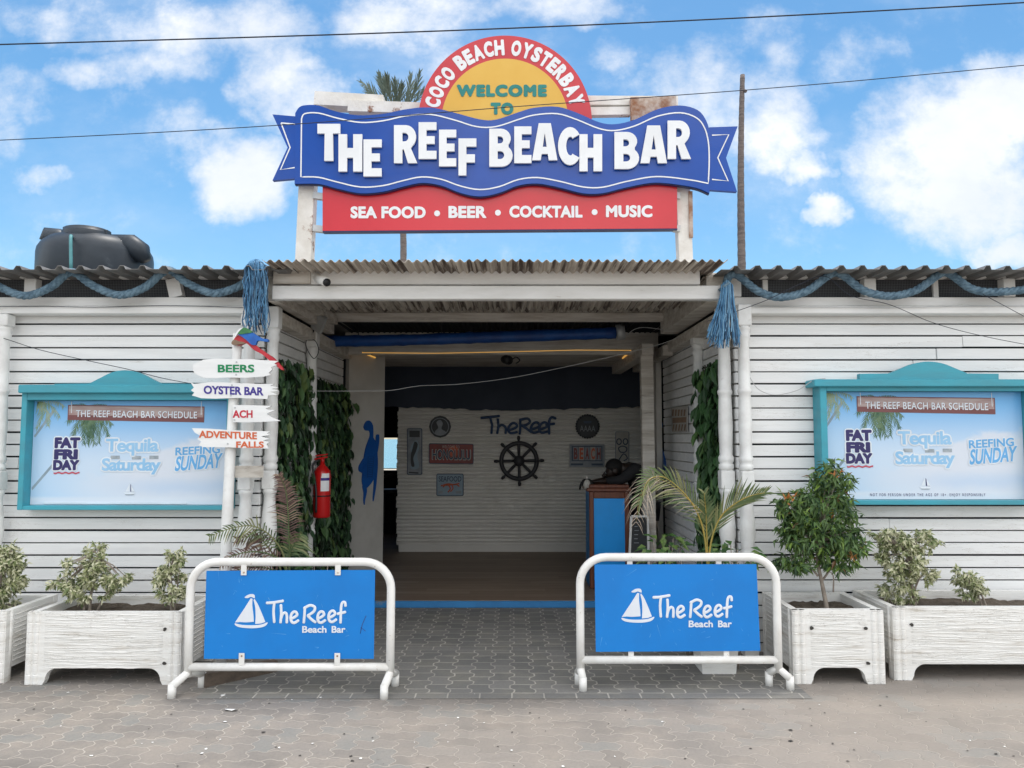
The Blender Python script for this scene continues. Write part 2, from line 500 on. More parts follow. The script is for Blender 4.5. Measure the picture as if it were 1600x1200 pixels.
def mat_sea():
    m, t, b = newmat('sea_water')
    g = t.nodes.new('ShaderNodeNewGeometry')
    n = noise(t, g.outputs['Position'], .2, 4)
    t.links.new(mix(t, n, (.06, .20, .27), (.10, .28, .34)), b.inputs['Base Color'])
    b.inputs['Roughness'].default_value = .25
    MATS['sea_water'] = m


mat_sea()

# ------------------------------------------------------------------ mesh helpers
class MB:
    def __init__(s): s.v, s.f, s.sm = [], [], []
    def add(s, vs, fs, smooth=False):
        o = len(s.v)
        s.v.extend(tuple(p) for p in vs)
        s.f.extend(tuple(i + o for i in q) for q in fs)
        s.sm.extend([smooth] * len(fs))
        return s
    def box(s, x0, x1, y0, y1, z0, z1, bev=0.0):
        x0, x1 = sorted((x0, x1)); y0, y1 = sorted((y0, y1)); z0, z1 = sorted((z0, z1))
        if bev <= 0:
            vs = [(x, y, z) for z in (z0, z1) for y in (y0, y1) for x in (x0, x1)]
            return s.add(vs, [(0, 2, 3, 1), (4, 5, 7, 6), (0, 1, 5, 4), (2, 6, 7, 3), (0, 4, 6, 2), (1, 3, 7, 5)])
        b = min(bev, (x1 - x0) * .45, (y1 - y0) * .45, (z1 - z0) * .45)
        def ring(z, i):
            return [(x0 + i + b, y0 + i, z), (x1 - i - b, y0 + i, z), (x1 - i, y0 + i + b, z), (x1 - i, y1 - i - b, z),
                    (x1 - i - b, y1 - i, z), (x0 + i + b, y1 - i, z), (x0 + i, y1 - i - b, z), (x0 + i, y0 + i + b, z)]
        vs = ring(z0, b) + ring(z0 + b, 0) + ring(z1 - b, 0) + ring(z1, b)
        fs = [tuple(range(7, -1, -1)), tuple(range(24, 32))]
        for k in range(3):
            for i in range(8):
                j = (i + 1) % 8
                fs.append((k * 8 + i, k * 8 + j, k * 8 + 8 + j, k * 8 + 8 + i))
        return s.add(vs, fs)
    def obox(s, a, b, up, w, h):
        """bar from a to b; w across, h along up"""
        a, b, up = Vector(a), Vector(b), Vector(up)
        d = (b - a).normalized(); side = d.cross(up).normalized(); up = side.cross(d).normalized()
        vs = []
        for p in (a, b):
            for i, j in ((-1, -1), (1, -1), (1, 1), (-1, 1)):
                vs.append(p + side * (i * w / 2) + up * (j * h / 2))
        return s.add(vs, [(3, 2, 1, 0), (4, 5, 6, 7), (0, 1, 5, 4), (1, 2, 6, 5), (2, 3, 7, 6), (3, 0, 4, 7)])
    def tube(s, pts, r, n=8, cap=True, smooth=True, flat=None):
        """tube along points; r number or list; flat=(normal, factor) squashes it along normal"""
        pts = [Vector(p) for p in pts]
        m = len(pts)
        rs = r if isinstance(r, (list, tuple)) else [r] * m
        tan = []
        for i in range(m):
            t = pts[min(i + 1, m - 1)] - pts[max(i - 1, 0)]
            tan.append(t.normalized() if t.length > 1e-9 else Vector((0, 0, 1)))
        ref = Vector((0, 0, 1)) if abs(tan[0].z) < .9 else Vector((0, 1, 0))
        nrm = (ref - tan[0] * ref.dot(tan[0])).normalized()
        vs, fs = [], []
        for i in range(m):
            nrm = (nrm - tan[i] * nrm.dot(tan[i]))
            nrm = nrm.normalized() if nrm.length > 1e-6 else tan[i].orthogonal().normalized()
            bi = tan[i].cross(nrm)
            for k in range(n):
                a = 2 * pi * k / n
                off = (nrm * cos(a) + bi * sin(a)) * rs[i]
                if flat: off -= flat[0] * off.dot(flat[0]) * (1 - flat[1])
                vs.append(pts[i] + off)
        for i in range(m - 1):
            for k in range(n):
                j = (k + 1) % n
                fs.append((i * n + k, i * n + j, i * n + n + j, i * n + n + k))
        if cap:
            fs.append(tuple(range(n - 1, -1, -1))); fs.append(tuple(range((m - 1) * n, m * n)))
        return s.add(vs, fs, smooth)
    def lathe(s, prof, c, n=20, smooth=True, axis=None):
        """profile of (z, r) around a vertical axis at c, or around a given axis"""
        c = Vector(c)
        ax = Vector(axis).normalized() if axis else Vector((0, 0, 1))
        e1 = ax.orthogonal().normalized(); e2 = ax.cross(e1)
        vs, fs = [], []
        for z, r in prof:
            for k in range(n):
                a = 2 * pi * k / n
                vs.append(c + ax * z + (e1 * cos(a) + e2 * sin(a)) * r)
        m = len(prof)
        for i in range(m - 1):
            for k in range(n):
                j = (k + 1) % n
                fs.append((i * n + k, i * n + j, i * n + n + j, i * n + n + k))
        fs.append(tuple(range(n - 1, -1, -1))); fs.append(tuple(range((m - 1) * n, m * n)))
        return s.add(vs, fs, smooth)
    def prism(s, poly, n, th):
        """flat polygon (3-D points) thickened by th along -n (n points at the viewer)"""
        poly = [Vector(p) for p in poly]; n = Vector(n).normalized()
        k = len(poly)
        vs = poly + [p - n * th for p in poly]
        nn = Vector()
        for i in range(k): nn += poly[i].cross(poly[(i + 1) % k])
        fr = tuple(range(k)); bk = tuple(range(2 * k - 1, k - 1, -1))
        if nn.dot(n) < 0: fr, bk = fr[::-1], bk[::-1]
        fs = [fr, bk]
        for i in range(k):
            j = (i + 1) % k
            fs.append((i, i + k, j + k, j) if nn.dot(n) >= 0 else (j, j + k, i + k, i))
        return s.add(vs, fs)
    def leaf(s, p, d, nrm, L, W, fold=.25, heart=False, droop=0.0):
        p, d = Vector(p), Vector(d).normalized()
        side = d.cross(Vector(nrm))
        side = side.normalized() if side.length > 1e-5 else d.orthogonal().normalized()
        up = side.cross(d)
        m1 = p + d * (L * .5) - up * (droop * L * .15)
        tip = p + d * L - up * (droop * L * .5)
        if heart:
            a = [p + side * (W * .38) - d * (L * .10) + up * fold * W * .3, p + side * (W * .5) + d * (L * .28) + up * fold * W * .5,
                 p + side * (W * .28) + d * (L * .66) + up * fold * W * .2]
            b = [p - side * (W * .38) - d * (L * .10) + up * fold * W * .3, p - side * (W * .5) + d * (L * .28) + up * fold * W * .5,
                 p - side * (W * .28) + d * (L * .66) + up * fold * W * .2]
            return s.add([p, tip] + a + b, [(0, 2, 3, 4, 1), (0, 1, 7, 6, 5)])
        l = p + d * (L * .42) + side * (W * .5) + up * (fold * W * .5)
        r = p + d * (L * .42) - side * (W * .5) + up * (fold * W * .5)
        return s.add([p, l, m1, r, tip], [(0, 1, 2), (1, 4, 2), (0, 2, 3), (2, 4, 3)])
    def blade(s, p, d, L, W, droop, nrm=(0, 0, 1)):
        p, d = Vector(p), Vector(d).normalized()
        side = d.cross(Vector(nrm))
        side = side.normalized() if side.length > 1e-5 else d.orthogonal().normalized()
        g = Vector((0, 0, -1))
        q1 = p + d * (L * .5) + g * (droop * L * .22)
        q2 = p + d * (L * .95) + g * (droop * L * .85)
        return s.add([p - side * W * .35, p + side * W * .35, q1 + side * W * .5, q1 - side * W * .5, q2],
                     [(0, 1, 2, 3), (3, 2, 4)])
    def build(s, name, m, parent=None, label=None):
        me = bpy.data.meshes.new(name)
        off = ROOT.get(parent.name, Vector()) if parent else Vector()
        me.from_pydata([(x - off.x, y - off.y, z - off.z) for x, y, z in s.v], [], s.f)
        me.polygons.foreach_set('use_smooth', s.sm)
        me.materials.append(M(m) if isinstance(m, str) else m)
        me.update()
        o = bpy.data.objects.new(name, me)
        COL.objects.link(o)
        if parent:
            o.parent = parent
            ROOT[o.name] = off
        else:
            ROOT[o.name] = Vector()
        if label: o['label'] = label
        return o


ROOT = {}


def thing(name, label, cat, loc=(0, 0, 0), group=None):
    o = bpy.data.objects.new(name, None)
    COL.objects.link(o)
    o.location = loc
    o.empty_display_size = .2
    ROOT[o.name] = Vector(loc)
    return tag(o, label, cat, group)


def tag(o, label, cat, group=None):
    o['label'] = label
    o['category'] = cat
    if group: o['group'] = group
    return o


def struct(o):
    o['kind'] = 'structure'
    return o


def curve_to_mb(cu, fn, mb=None):
    """evaluate a curve/text datablock to faces, mapping each local point through fn"""
    o = bpy.data.objects.new('tmp_curve', cu)
    COL.objects.link(o)
    dg = bpy.context.evaluated_depsgraph_get()
    me = bpy.data.meshes.new_from_object(o.evaluated_get(dg))
    vs = [v.co.copy() for v in me.vertices]
    fs = [tuple(p.vertices) for p in me.polygons]
    bpy.data.objects.remove(o)
    bpy.data.meshes.remove(me)
    mb = mb or MB()
    mb.add(fn(vs), fs)
    return mb


def text_curve(s, bold=0.0, ext=0.0, spacing=1.0, shear=0.0):
    cu = bpy.data.curves.new('txt', 'FONT')
    cu.body = s
    cu.offset = bold
    cu.extrude = ext
    cu.resolution_u = 4
    cu.space_character = spacing
    cu.shear = shear
    return cu


def text_mb(s, to3d, x0, y0, x1, y1, th=.002, bold=0.0, spacing=1.0, shear=0.0, mb=None, quad=None, lift=.00008):
    """text fitted into the box x0..x1, y0..y1 (y down) of a plane; to3d(x, y, h) places it, h = height above the plane.
    quad bends the baseline: fn(u, v) -> (x, y)"""
    base = 0.0 if 'M' in s else min(bold, .018)
    extra = bold - base
    cu = text_curve(s, base, .5, spacing, shear)
    shifts = [(0.0, 0.0)]
    if extra > .003:
        k = 8 if extra > .02 else 4
        shifts += [(extra * cos(2 * pi * i / k + pi / 4), extra * sin(2 * pi * i / k + pi / 4)) for i in range(k)]
    mb = mb or MB()
    def fn(vs, sh=(0, 0), lev=0):
        a = min(p.x for p in vs) - extra * .75; b = max(p.x for p in vs) + extra * .75
        c = min(p.y for p in vs) - extra * .75; d = max(p.y for p in vs) + extra * .75
        out = []
        for p in vs:
            uu = (p.x + sh[0] - a) / (b - a); vv = (p.y + sh[1] - c) / (d - c)
            h = (p.z + .5) * th + (lev * lift if p.z > 0 else 0)
            if quad: X, Y = quad(uu, vv)
            else: X, Y = x0 + uu * (x1 - x0), y1 + vv * (y0 - y1)
            out.append(to3d(X, Y, h))
        return out
    o = bpy.data.objects.new('tmp_text', cu)
    COL.objects.link(o)
    me = bpy.data.meshes.new_from_object(o.evaluated_get(bpy.context.evaluated_depsgraph_get()))
    co = [v_.co.copy() for v_ in me.vertices]
    fs = [tuple(p.vertices) for p in me.polygons]
    bpy.data.objects.remove(o)
    bpy.data.meshes.remove(me)
    for lev, sh in enumerate(shifts): mb.add(fn(co, sh, lev), fs)
    return mb


def poly_curve(splines, ext=.5):
    cu = bpy.data.curves.new('pc', 'CURVE')
    cu.dimensions = '2D'
    cu.fill_mode = 'BOTH'
    cu.extrude = ext
    for pl in splines:
        sp_ = cu.splines.new('POLY')
        sp_.points.add(len(pl) - 1)
        for q, (x, y) in zip(sp_.points, pl): q.co = (x, y, 0, 1)
        sp_.use_cyclic_u = True
    return cu


def on_plane(Y, off=0.0):
    """picture position -> point on the upright plane y = Y, lifted towards the street by off + h"""
    def f(x, y, h=0.0):
        p = P(x, y, Y)
        p.y -= off + h
        return p
    return f


def smooth_pts(pts, n=6, closed=False):
    """Catmull-Rom through the points"""
    pts = [Vector(p) for p in pts]
    k = len(pts); out = []
    for i in range(k if closed else k - 1):
        if closed: a, b, c, d = pts[i - 1], pts[i], pts[(i + 1) % k], pts[(i + 2) % k]
        else: a, b, c, d = pts[max(i - 1, 0)], pts[i], pts[i + 1], pts[min(i + 2, k - 1)]
        for j in range(n):
            t = j / n
            out.append(.5 * ((2 * b) + (c - a) * t + (2 * a - 5 * b + 4 * c - d) * t * t + (3 * b - a - 3 * c + d) * t ** 3))
    if not closed: out.append(pts[-1])
    return out


def s2(pts, n=6, closed=False):
    return [(p.x, p.y) for p in smooth_pts([(a, b, 0) for a, b in pts], n, closed)]


rnd = random.uniform


def rdir():
    while True:
        v_ = Vector((rnd(-1, 1), rnd(-1, 1), rnd(-1, 1)))
        if .05 < v_.length < 1: return v_.normalized()


# ------------------------------------------------------------------ ground, path, floor, sea
YW = 5.90            # street face of the wings' walls
XL, XR = -1.92, 1.72  # walls of the entrance
mb = MB(); R_ = 1500
mb.add([(-R_, -R_, 0), (R_, -R_, 0), (R_, R_, 0), (-R_, R_, 0)], [(0, 1, 2, 3)])
struct(mb.build('ground', 'paving_zigzag'))
mb = MB().add([(-1.95, 4.85, .004), (1.85, 4.85, .004), (1.85, 7.5, .004), (-1.95, 7.5, .004)], [(0, 1, 2, 3)])
struct(mb.build('path', 'paving_lane'))
mb = MB().add([(-R_, 16.5, .05), (R_, 16.5, .05), (R_, 45, .02), (-R_, 45, .02)], [(0, 1, 2, 3)])
struct(mb.build('beach', 'beach_sand'))
mb = MB().add([(-R_, 40, .06), (R_, 40, .06), (R_, R_, .06), (-R_, R_, .06)], [(0, 1, 2, 3)])
struct(mb.build('sea', 'sea_water'))
mb = MB().box(XL + .02, XR - .02, 7.41, 9.0, -.05, .07).box(-3.2, 3.2, 9.0, 13, -.05, .0699)
fl = struct(mb.build('floor', 'deck_planks'))
mb = MB().box(XL + .02, XR - .02, 7.375, 7.405, .005, .066, .004)
st = struct(mb.build('step', 'step_blue'))

# ------------------------------------------------------------------ the two wings
def turned_column(x, y, top, name='column', parent=None, r=.046):
    """square-capped turned post: rings, vase and square block"""
    def z(k): return k
    mb = MB()
    mb.box(x - r * 1.15, x + r * 1.15, y - r * 1.15, y + r * 1.15, 0, .28, .006)
    prof = [(.28, r * .95), (.30, r * 1.15), (.33, r * .8), (.70, r * .8), (.715, r * 1.12), (.74, r * 1.2), (.765, r * 1.1), (.775, r * .95), (.79, r * 1.1), (.81, r * 1.0),
            (.86, r * 1.22), (.92, r * 1.25), (1.02, r * 1.12), (1.12, r * .92), (1.17, r * .9), (1.19, r * 1.12), (1.215, r * 1.12)]
    mb.lathe(prof, (x, y, 0), 18)
    mb.box(x - r * 1.05, x + r * 1.05, y - r * 1.05, y + r * 1.05, 1.215, 1.355, .006)
    prof = [(1.355, r * 1.0), (1.375, r * 1.15), (1.40, r * 1.15), (1.41, r * .92), (1.425, r * 1.15), (1.455, r * 1.18), (1.475, r * .95), (1.53, r * .98), (1.70, r * 1.1),
            (1.90, r * .98), (1.93, r * .95), (1.945, r * 1.12), (1.965, r * 1.14), (1.98, r * .95), (2.1, r * .98), (2.34, r * .86), (2.365, r * 1.05), (2.39, r * 1.08), (2.40, r * .9), (2.425, r * 1.1), (2.45, r * 1.1)]
    mb.lathe(prof, (x, y, 0), 18)
    mb.box(x - r * 1.12, x + r * 1.12, y - r * 1.12, y + r * 1.12, 2.45, top, .006)
    return mb.build(name, 'white_column', parent)


def trapezoid_roof(x0, x1, y0, y1, z0, z1, pitch, h, m, parent, wave=False, name='roof'):
    mb = MB(); th = .004
    prof = []
    if wave:
        k = int((x1 - x0) / pitch * 8)
        for i in range(k + 1):
            x = x0 + (x1 - x0) * i / k
            prof.append((x, h / 2 * cos(2 * pi * x / pitch)))
    else:
        x = x0
        while x < x1:
            for fx, fz in ((0, 0), (.52, 0), (.64, 1), (.82, 1), (.94, 0)):
                prof.append((x + fx * pitch, fz * h))
            x += pitch
    vs, fs = [], []
    n = len(prof); rows = 5
    jit = [rnd(-.006, .006) for _ in prof]
    for r in range(rows):
        t = r / (rows - 1)
        y = y0 + (y1 - y0) * t; z = z0 + (z1 - z0) * t
        for i, (x, dz_) in enumerate(prof):
            yj = jit[i // 8] * 2.0 if r == 0 else 0
            vs.append((x, y + yj, z + dz_)); vs.append((x, y + yj, z + dz_ - th))
    for r in range(rows - 1):
        for i in range(n - 1):
            a = (r * n + i) * 2; b = a + 2; c = a + 2 * n; d = c + 2
            fs.append((a, b, d, c)); fs.append((a + 1, c + 1, d + 1, b + 1))
    for i in range(n - 1):
        a = i * 2; fs.append((a, a + 1, a + 3, a + 2))
    mb.add(vs, fs, wave)
    return mb.build(name, m, parent)


def slats_front(x0, x1, ztop, parent, pitch=.0931, yface=YW):
    mb = MB()
    z = ztop
    while z > .02:
        zb = max(z - pitch + .0112, .0)
        xa = x0
        cuts = sorted(x0 + (x1 - x0) * rnd(.1, .9) for _ in range(1 if random.random() < .6 else 0)) + [x1]
        for xb in cuts:
            dj = rnd(-.004, .004); t0, t1 = rnd(-.003, .003), rnd(-.003, .003)
            bx = MB().box(xa + .0015, xb - .0015, yface + dj, yface + dj + .018, zb, z, .0025)
            mid = (xa + xb) / 2
            vs = [(p[0], p[1] + (.0045 if p[2] > (z + zb) / 2 else 0), p[2] + (t0 if p[0] < mid else t1)) for p in bx.v]
            mb.add(vs, bx.f)
            xa = xb
        z -= pitch
    return mb.build('slat_wall', 'white_wood', parent)


def slats_side(x, y0, y1, ztop, parent, face, pitch=.0931, z0=.0):
    mb = MB(); z = ztop
    while z > z0 + .02:
        zb = max(z - pitch + .0112, z0)
        dj = rnd(-.002, .002)
        mb.box(x + dj, x + dj - face * .018, y0, y1, zb, z, .0025)
        z -= pitch
    return mb.build('side_slats', 'white_wood', parent)


zt = P(300, 507, YW).z            # top edge of a slat
ZF = lambda y, Y=5.78: P(800, y, Y).z


def wing(side):
    s = -1 if side == 'left' else 1
    corner = XL if s < 0 else XR
    far = s * 7.0
    w = thing('bar_wing', 'white slatted bar wing ' + ('left of the entrance, under the black water tank' if s < 0 else 'right of the entrance, behind the leafy shrub'), 'building', ((corner + far) / 2, 8, 0),
        'slatted wings of the bar')
    xa, xb = sorted((corner, far))
    slats_front(xa, xb, zt + .0931, w)
    # dark battens behind the gaps, body of the wing
    MB().box(xa + .03, xb - .03, YW + .021, YW + .05, 0, 2.62).box(xa, xb, YW + .05, 8.8, 2.50, 2.53).box(
        s * 6.9, far, YW + .05, 8.8, 0, 2.6).box(xa, xb, 8.78, 8.8, 0, 2.6).build('wall_backing', 'dark_gap', w)
    MB().box(corner + s * .021, corner + s * .05, YW + .06, 8.75, 0, 2.49).build('wall_backing', 'white_plaster', w)
    # boards over the slats: projecting fascia, sill of the vents, top rail
    mb = MB()
    mb.box(xa - .02, xb, YW - .13, YW - .006, ZF(490), ZF(478.5), .004)
    mb.box(xa - .02, xb, YW - .10, YW + .02, ZF(477.5), ZF(463.5), .004)
    mb.box(xa - .02, xb, YW - .09, YW + .0, ZF(433), ZF(421.5), .004)
    mb.build('fascia_board', 'white_trim', w)
    for px in ([49, 272, -170, 415] if s < 0 else [1358, 1575, 1800, 1148, 1198, 1466]):
        p = P(px, 450, 5.82)
        hw = .045 if px not in (1198, 1466) else .02
        if px == 272: MB().obox((p.x - .015, 5.84, ZF(434)), (p.x + .02, 5.84, ZF(462.5)), (0, 1, 0), .10, .06).build('vent_post', 'white_trim', w)
        else: MB().box(p.x - hw, p.x + hw, 5.80 + (.05 if hw < .03 else 0), 5.89, ZF(462.5), ZF(434), .003).build('vent_post', 'white_trim', w)
    MB().add([(xa, 5.875, ZF(464)), (xb, 5.875, ZF(464)), (xb, 5.875, ZF(432)), (xa, 5.875, ZF(432))], [(0, 1, 2, 3)]).build('vent_screen', 'wire_screen', w)
    rx0, rx1 = (-7.2, -1.70) if s < 0 else (1.52, 7.2)
    zr = P(800, 420.5, 5.5).z
    trapezoid_roof(rx0, rx1, 5.5, 9.2, zr, zr + .02, .152, .028, 'roof_dark', w)
    # clear weather strip of dark underside
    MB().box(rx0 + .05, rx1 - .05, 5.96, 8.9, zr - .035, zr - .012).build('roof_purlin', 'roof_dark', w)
    top = ZF(479)
    if s < 0:
        for px, Y in ((388, 5.80), (3, 5.80)): turned_column(P(px, 600, Y).x, Y, ZF(491), 'column', w)
        turned_column(P(426, 560, 5.93).x, 5.93, 2.62, 'column', w, .048)
        turned_column(P(486, 640, 7.12).x, 7.12, 2.60, 'column', w, .050)
    else:
        for px, Y in ((1164, 5.80), (1830, 5.80)): turned_column(P(px, 640, Y).x, Y, ZF(476), 'column', w)
        turned_column(P(1133, 640, 5.93).x, 5.93, 2.62, 'column', w, .050)
        turned_column(P(1092, 640, 6.9).x, 6.9, 2.60, 'column', w, .050)
    slats_side(corner, YW + .02, 8.72, zt + .0931 * 1, w, -s)
    # beam over the side wall and corner casing
    MB().box(corner - s * .10, corner + s * .02, 6.02, 8.70, 2.50, 2.60, .005).build('side_beam', 'weathered_beam', w)
    return w


wing_l = wing('left')
wing_r = wing('right')
xw = XR
MB().box(XR - .035, XR - .006, 7.02, 7.10, .08, 2.49, .003).build('casing', 'white_trim', wing_r)

# ------------------------------------------------------------------ entrance canopy
can = thing('entrance_canopy', 'weathered canopy with a corrugated sheet roof over the bar entrance', 'canopy', (0, 6.5, 2.6))
zc = P(800, 407, 5.30).z
trapezoid_roof(P(409, 400, 5.3).x, P(1138, 400, 5.3).x, 5.30, 7.6, zc, zc - .01, .0605, .021, 'roof_sheet', can, wave=True)
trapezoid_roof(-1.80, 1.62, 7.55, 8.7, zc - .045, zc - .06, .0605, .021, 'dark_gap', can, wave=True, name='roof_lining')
trapezoid_roof(-1.78, 1.50, 5.74, 6.66, 2.805, 2.737, .0605, .034, 'roof_sheet', can, wave=True, name='lower_sheet')
mb = MB()
a, b = P(452, 445, 5.66), P(1094, 445, 5.66)
mb.box(a.x, b.x, 5.66, 5.70, P(0, 444.5, 5.66).z, P(0, 421, 5.66).z, .004)
mb.build('fascia_board', 'white_trim', can)
a, b = P(425, 445, 5.63), P(1127, 445, 5.63)
MB().box(a.x, b.x, 5.63, 5.72, P(0, 467.5, 5.63).z, P(0, 446, 5.63).z, .006).build('fascia_board', 'white_trim', can)
MB().box(-1.78, -1.50, 5.645, 5.70, P(0, 444, 5.66).z, P(0, 424, 5.66).z, .004).build('fascia_board', 'weathered_beam', can)
MB().box(1.47, 1.64, 5.74, 7.55, 2.63, 2.852, .004).build('side_board', 'weathered_beam', can)
MB().box(-1.84, -1.76, 5.74, 7.55, 2.63, 2.84, .004).build('side_board', 'weathered_beam', can)
mb = MB()
mb.box(XL + .12, XR - .11, 7.40, 7.46, P(0, 502, 7.4).z, P(0, 488, 7.4).z, .004)
mb.box(XL + .12, XR - .11, 7.408, 7.46, P(0, 487, 7.4).z, P(0, 477, 7.4).z, .004)
mb.build('header_beam', 'weathered_beam', can)
mb = MB()
for x in (-1.72, 1.58): MB().box(x - .03, x + .03, 5.76, 7.38, 2.70, 2.78).build('rafter', 'weathered_beam', can)

# ------------------------------------------------------------------ hall behind
hall = thing('bar_hall', 'dark interior hall of the bar with plank ceiling beyond the entrance', 'building', (0, 10.5, 0))
mb = MB()
yb = 8.55
y = yb
while y < 10.6:
    mb.box(-1.85, 1.62, y, y + .136, 2.58, 2.60, .002)
    y += .14
mb.build('ceiling', 'weathered_beam', hall)
MB().box(-1.86, 1.63, 8.5, 8.545, 2.53, 2.78, .003).build('ceiling_beam', 'weathered_beam', hall)
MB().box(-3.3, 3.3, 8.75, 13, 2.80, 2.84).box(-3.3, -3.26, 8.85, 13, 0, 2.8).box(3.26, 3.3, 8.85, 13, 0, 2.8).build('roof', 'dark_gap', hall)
# ragged thatch/cloth fringe above the partition
vs, fs = [], []
K = 90
random.seed(3)
for i in range(K + 1):
    x = -3.2 + 6.4 * i / K
    zb = 1.98 + .05 * abs(x * .6) ** 1.4 * (1 if x < 0 else .9) + rnd(-.012, .012)
    yy_ = 10.46 + .006 * sin(i * .7)
    vs += [(x, yy_, min(zb, 2.4)), (x, yy_ + .02, 2.79)]
for i in range(K): fs.append((2 * i, 2 * i + 2, 2 * i + 3, 2 * i + 1))
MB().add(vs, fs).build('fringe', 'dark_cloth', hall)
# dark end wall with two openings to the beach
YB = 12.6
o1a, o1b = P(585, 735, YB), P(622, 684, YB)
o2a, o2b = P(990, 689, YB), P(1016, 651, YB)
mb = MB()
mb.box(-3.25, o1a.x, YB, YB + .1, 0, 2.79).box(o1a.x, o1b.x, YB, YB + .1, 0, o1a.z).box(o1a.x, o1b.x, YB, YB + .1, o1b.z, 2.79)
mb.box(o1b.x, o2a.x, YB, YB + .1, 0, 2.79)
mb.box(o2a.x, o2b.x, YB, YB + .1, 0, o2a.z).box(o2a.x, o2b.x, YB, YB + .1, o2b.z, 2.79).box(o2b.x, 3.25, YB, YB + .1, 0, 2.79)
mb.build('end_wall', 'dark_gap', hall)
# angled white panel on the left and its twin on the right
PL = (Vector((XL + .05, 8.78, 0)), Vector((P(600, 700, 9.2).x, 9.2, 0)))
PR = (Vector((XR - .02, 8.72, 0)), Vector((P(1012, 700, 10.0).x, 10.0, 0)))


def panel(a, b, name):
    d = (b - a).normalized()
    n = Vector((d.y, -d.x, 0))
    if n.y > 0: n = -n
    vs = [a, b, b - n * .06, a - n * .06]
    lo = [(p.x, p.y, .071) for p in vs]; hi = [(p.x, p.y, 2.575) for p in vs]
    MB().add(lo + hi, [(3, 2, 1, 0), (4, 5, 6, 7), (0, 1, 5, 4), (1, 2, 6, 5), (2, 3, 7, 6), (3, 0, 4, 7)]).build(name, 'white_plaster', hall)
    return n


nL = panel(PL[0], PL[1], 'wall_panel')
nR = panel(PR[0], PR[1], 'wall_panel')


def on_panel(pl, n):
    def f(x, y, h=0.0):
        r = ray(x, y); c = Vector((0, 0, CAM_H))
        k = (pl[0] - c).dot(n) / r.dot(n)
        return c + r * k + n * h
    return f


# corrugated white partition
part = thing('partition_wall', 'white corrugated sheet partition facing the entrance, hung with signs', 'wall', (0, 10.5, .07))
x0, x1 = P(621, 700, 10.5).x, P(1003, 700, 10.5).x
z0, z1 = P(800, 851, 10.5).z, 2.12
vs, fs = [], []
K = int((z1 - z0) / .050 * 8)
random.seed(11)
wob = [rnd(-.012, .012) for _ in range(80)]
xs = [x0, x0 + .6, x0 + 1.3, x0 + 2.0, x0 + 2.7, x1]
for i in range(K + 1):
    z = z0 + (z1 - z0) * i / K
    ph = 2 * pi * (z - z0) / .050
    for j, x in enumerate(xs):
        xo = x + (wob[int(i / 8) % 80] if j in (0, len(xs) - 1) else 0)
        vs.append((xo, 10.5 - .012 * cos(ph), z))
n = len(xs)
for i in range(K):
    for j in range(n - 1): fs.append((i * n + j, i * n + j + 1, i * n + n + j + 1, i * n + n + j))
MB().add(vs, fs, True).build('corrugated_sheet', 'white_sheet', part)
MB().box(x0 + .03, x1 - .02, 10.5, 10.54, .071, z0 + .012, .003).build('kick_board', 'white_sheet', part)
MB().box(x0 + .05, x1 - .05, 10.53, 10.56, z0 + .02, 2.1).build('frame', 'dark_gap', part)

# post with beams on the right of the hall
post = thing('wooden_post', 'pale square post with two beam ends, behind the small palm', 'post', (P(1013, 700, 8.0).x, 8.0, .07))
pc = P(1013, 700, 8.0).x
pz = P(1000, 556, 8.0).z
MB().obox((pc + .0, 8.0, .07), (pc - .01, 8.0, pz), (0, 1, 0), .125, .10).build('shaft', 'weathered_beam', post)
mb = MB()
mb.box(pc - .07, pc + .05, 7.90, 10.3, pz, pz + .12, .004)
mb.box(pc + .16, pc + .26, 7.95, 10.0, pz + .0, pz + .11, .004)
mb.build('beam', 'weathered_beam', post)

# ------------------------------------------------------------------ roof sign
YS = 5.92
sign = thing('roof_sign', 'big blue ribbon and red roof sign with yellow sun disc, lettered THE REEF BEACH BAR', 'sign', (0, YS, 2.86))
NV = Vector((0, -1, 0))
z1_ = lambda pts: [(400 + x / 2, 40 + y / 2) for x, y in pts]
# frame behind
for nm, pa, pb, w_ in (('post', (476, 402), (487, 175), 25), ('post', (1070, 402), (1060, 176), 22)):
    a, b = P(*pa, YS + .10), P(*pb, YS + .10)
    MB().obox((a.x, a.y, a.z - .1), b, (0, 1, 0), w_ / F * YS, .11).build(nm, 'rusty_white', sign)
MB().obox(P(494, 158, YS + .15), P(600, 164, YS + .15), (0, 1, 0), .11, .13).build('crossbeam', 'rusty_white', sign)
MB().obox(P(545, 168, YS + .105), P(700, 173, YS + .105), (0, 1, 0), .09, .08).build('crossbeam', 'rusty_white', sign)
MB().obox(P(860, 159, YS + .12), P(1058, 160, YS + .12), (0, 1, 0), .075, .07).obox(P(860, 177, YS + .11), P(984, 175, YS + .11), (0, 1, 0), .065, .06).build('crossbeam', 'rusty_white', sign)
MB().obox(P(985, 172, YS + .055), P(1056, 170, YS + .055), (0, 1, 0), .185, .06).build('rust_plate', 'rust', sign)
MB().obox(P(1078, 300, YS + .055), P(1079, 372, YS + .055), (0, 1, 0), .03, .05).build('strip', 'rust', sign)
for y_ in (306, 357):
    MB().obox(P(490, y_, YS + .05), P(506, y_ + 2, YS + .05), (0, 0, 1), .05, .05).build('bracket', 'grey_metal', sign)
    MB().obox(P(1052, y_, YS + .05), P(1062, y_ + 1, YS + .05), (0, 0, 1), .05, .05).build('bracket', 'grey_metal', sign)
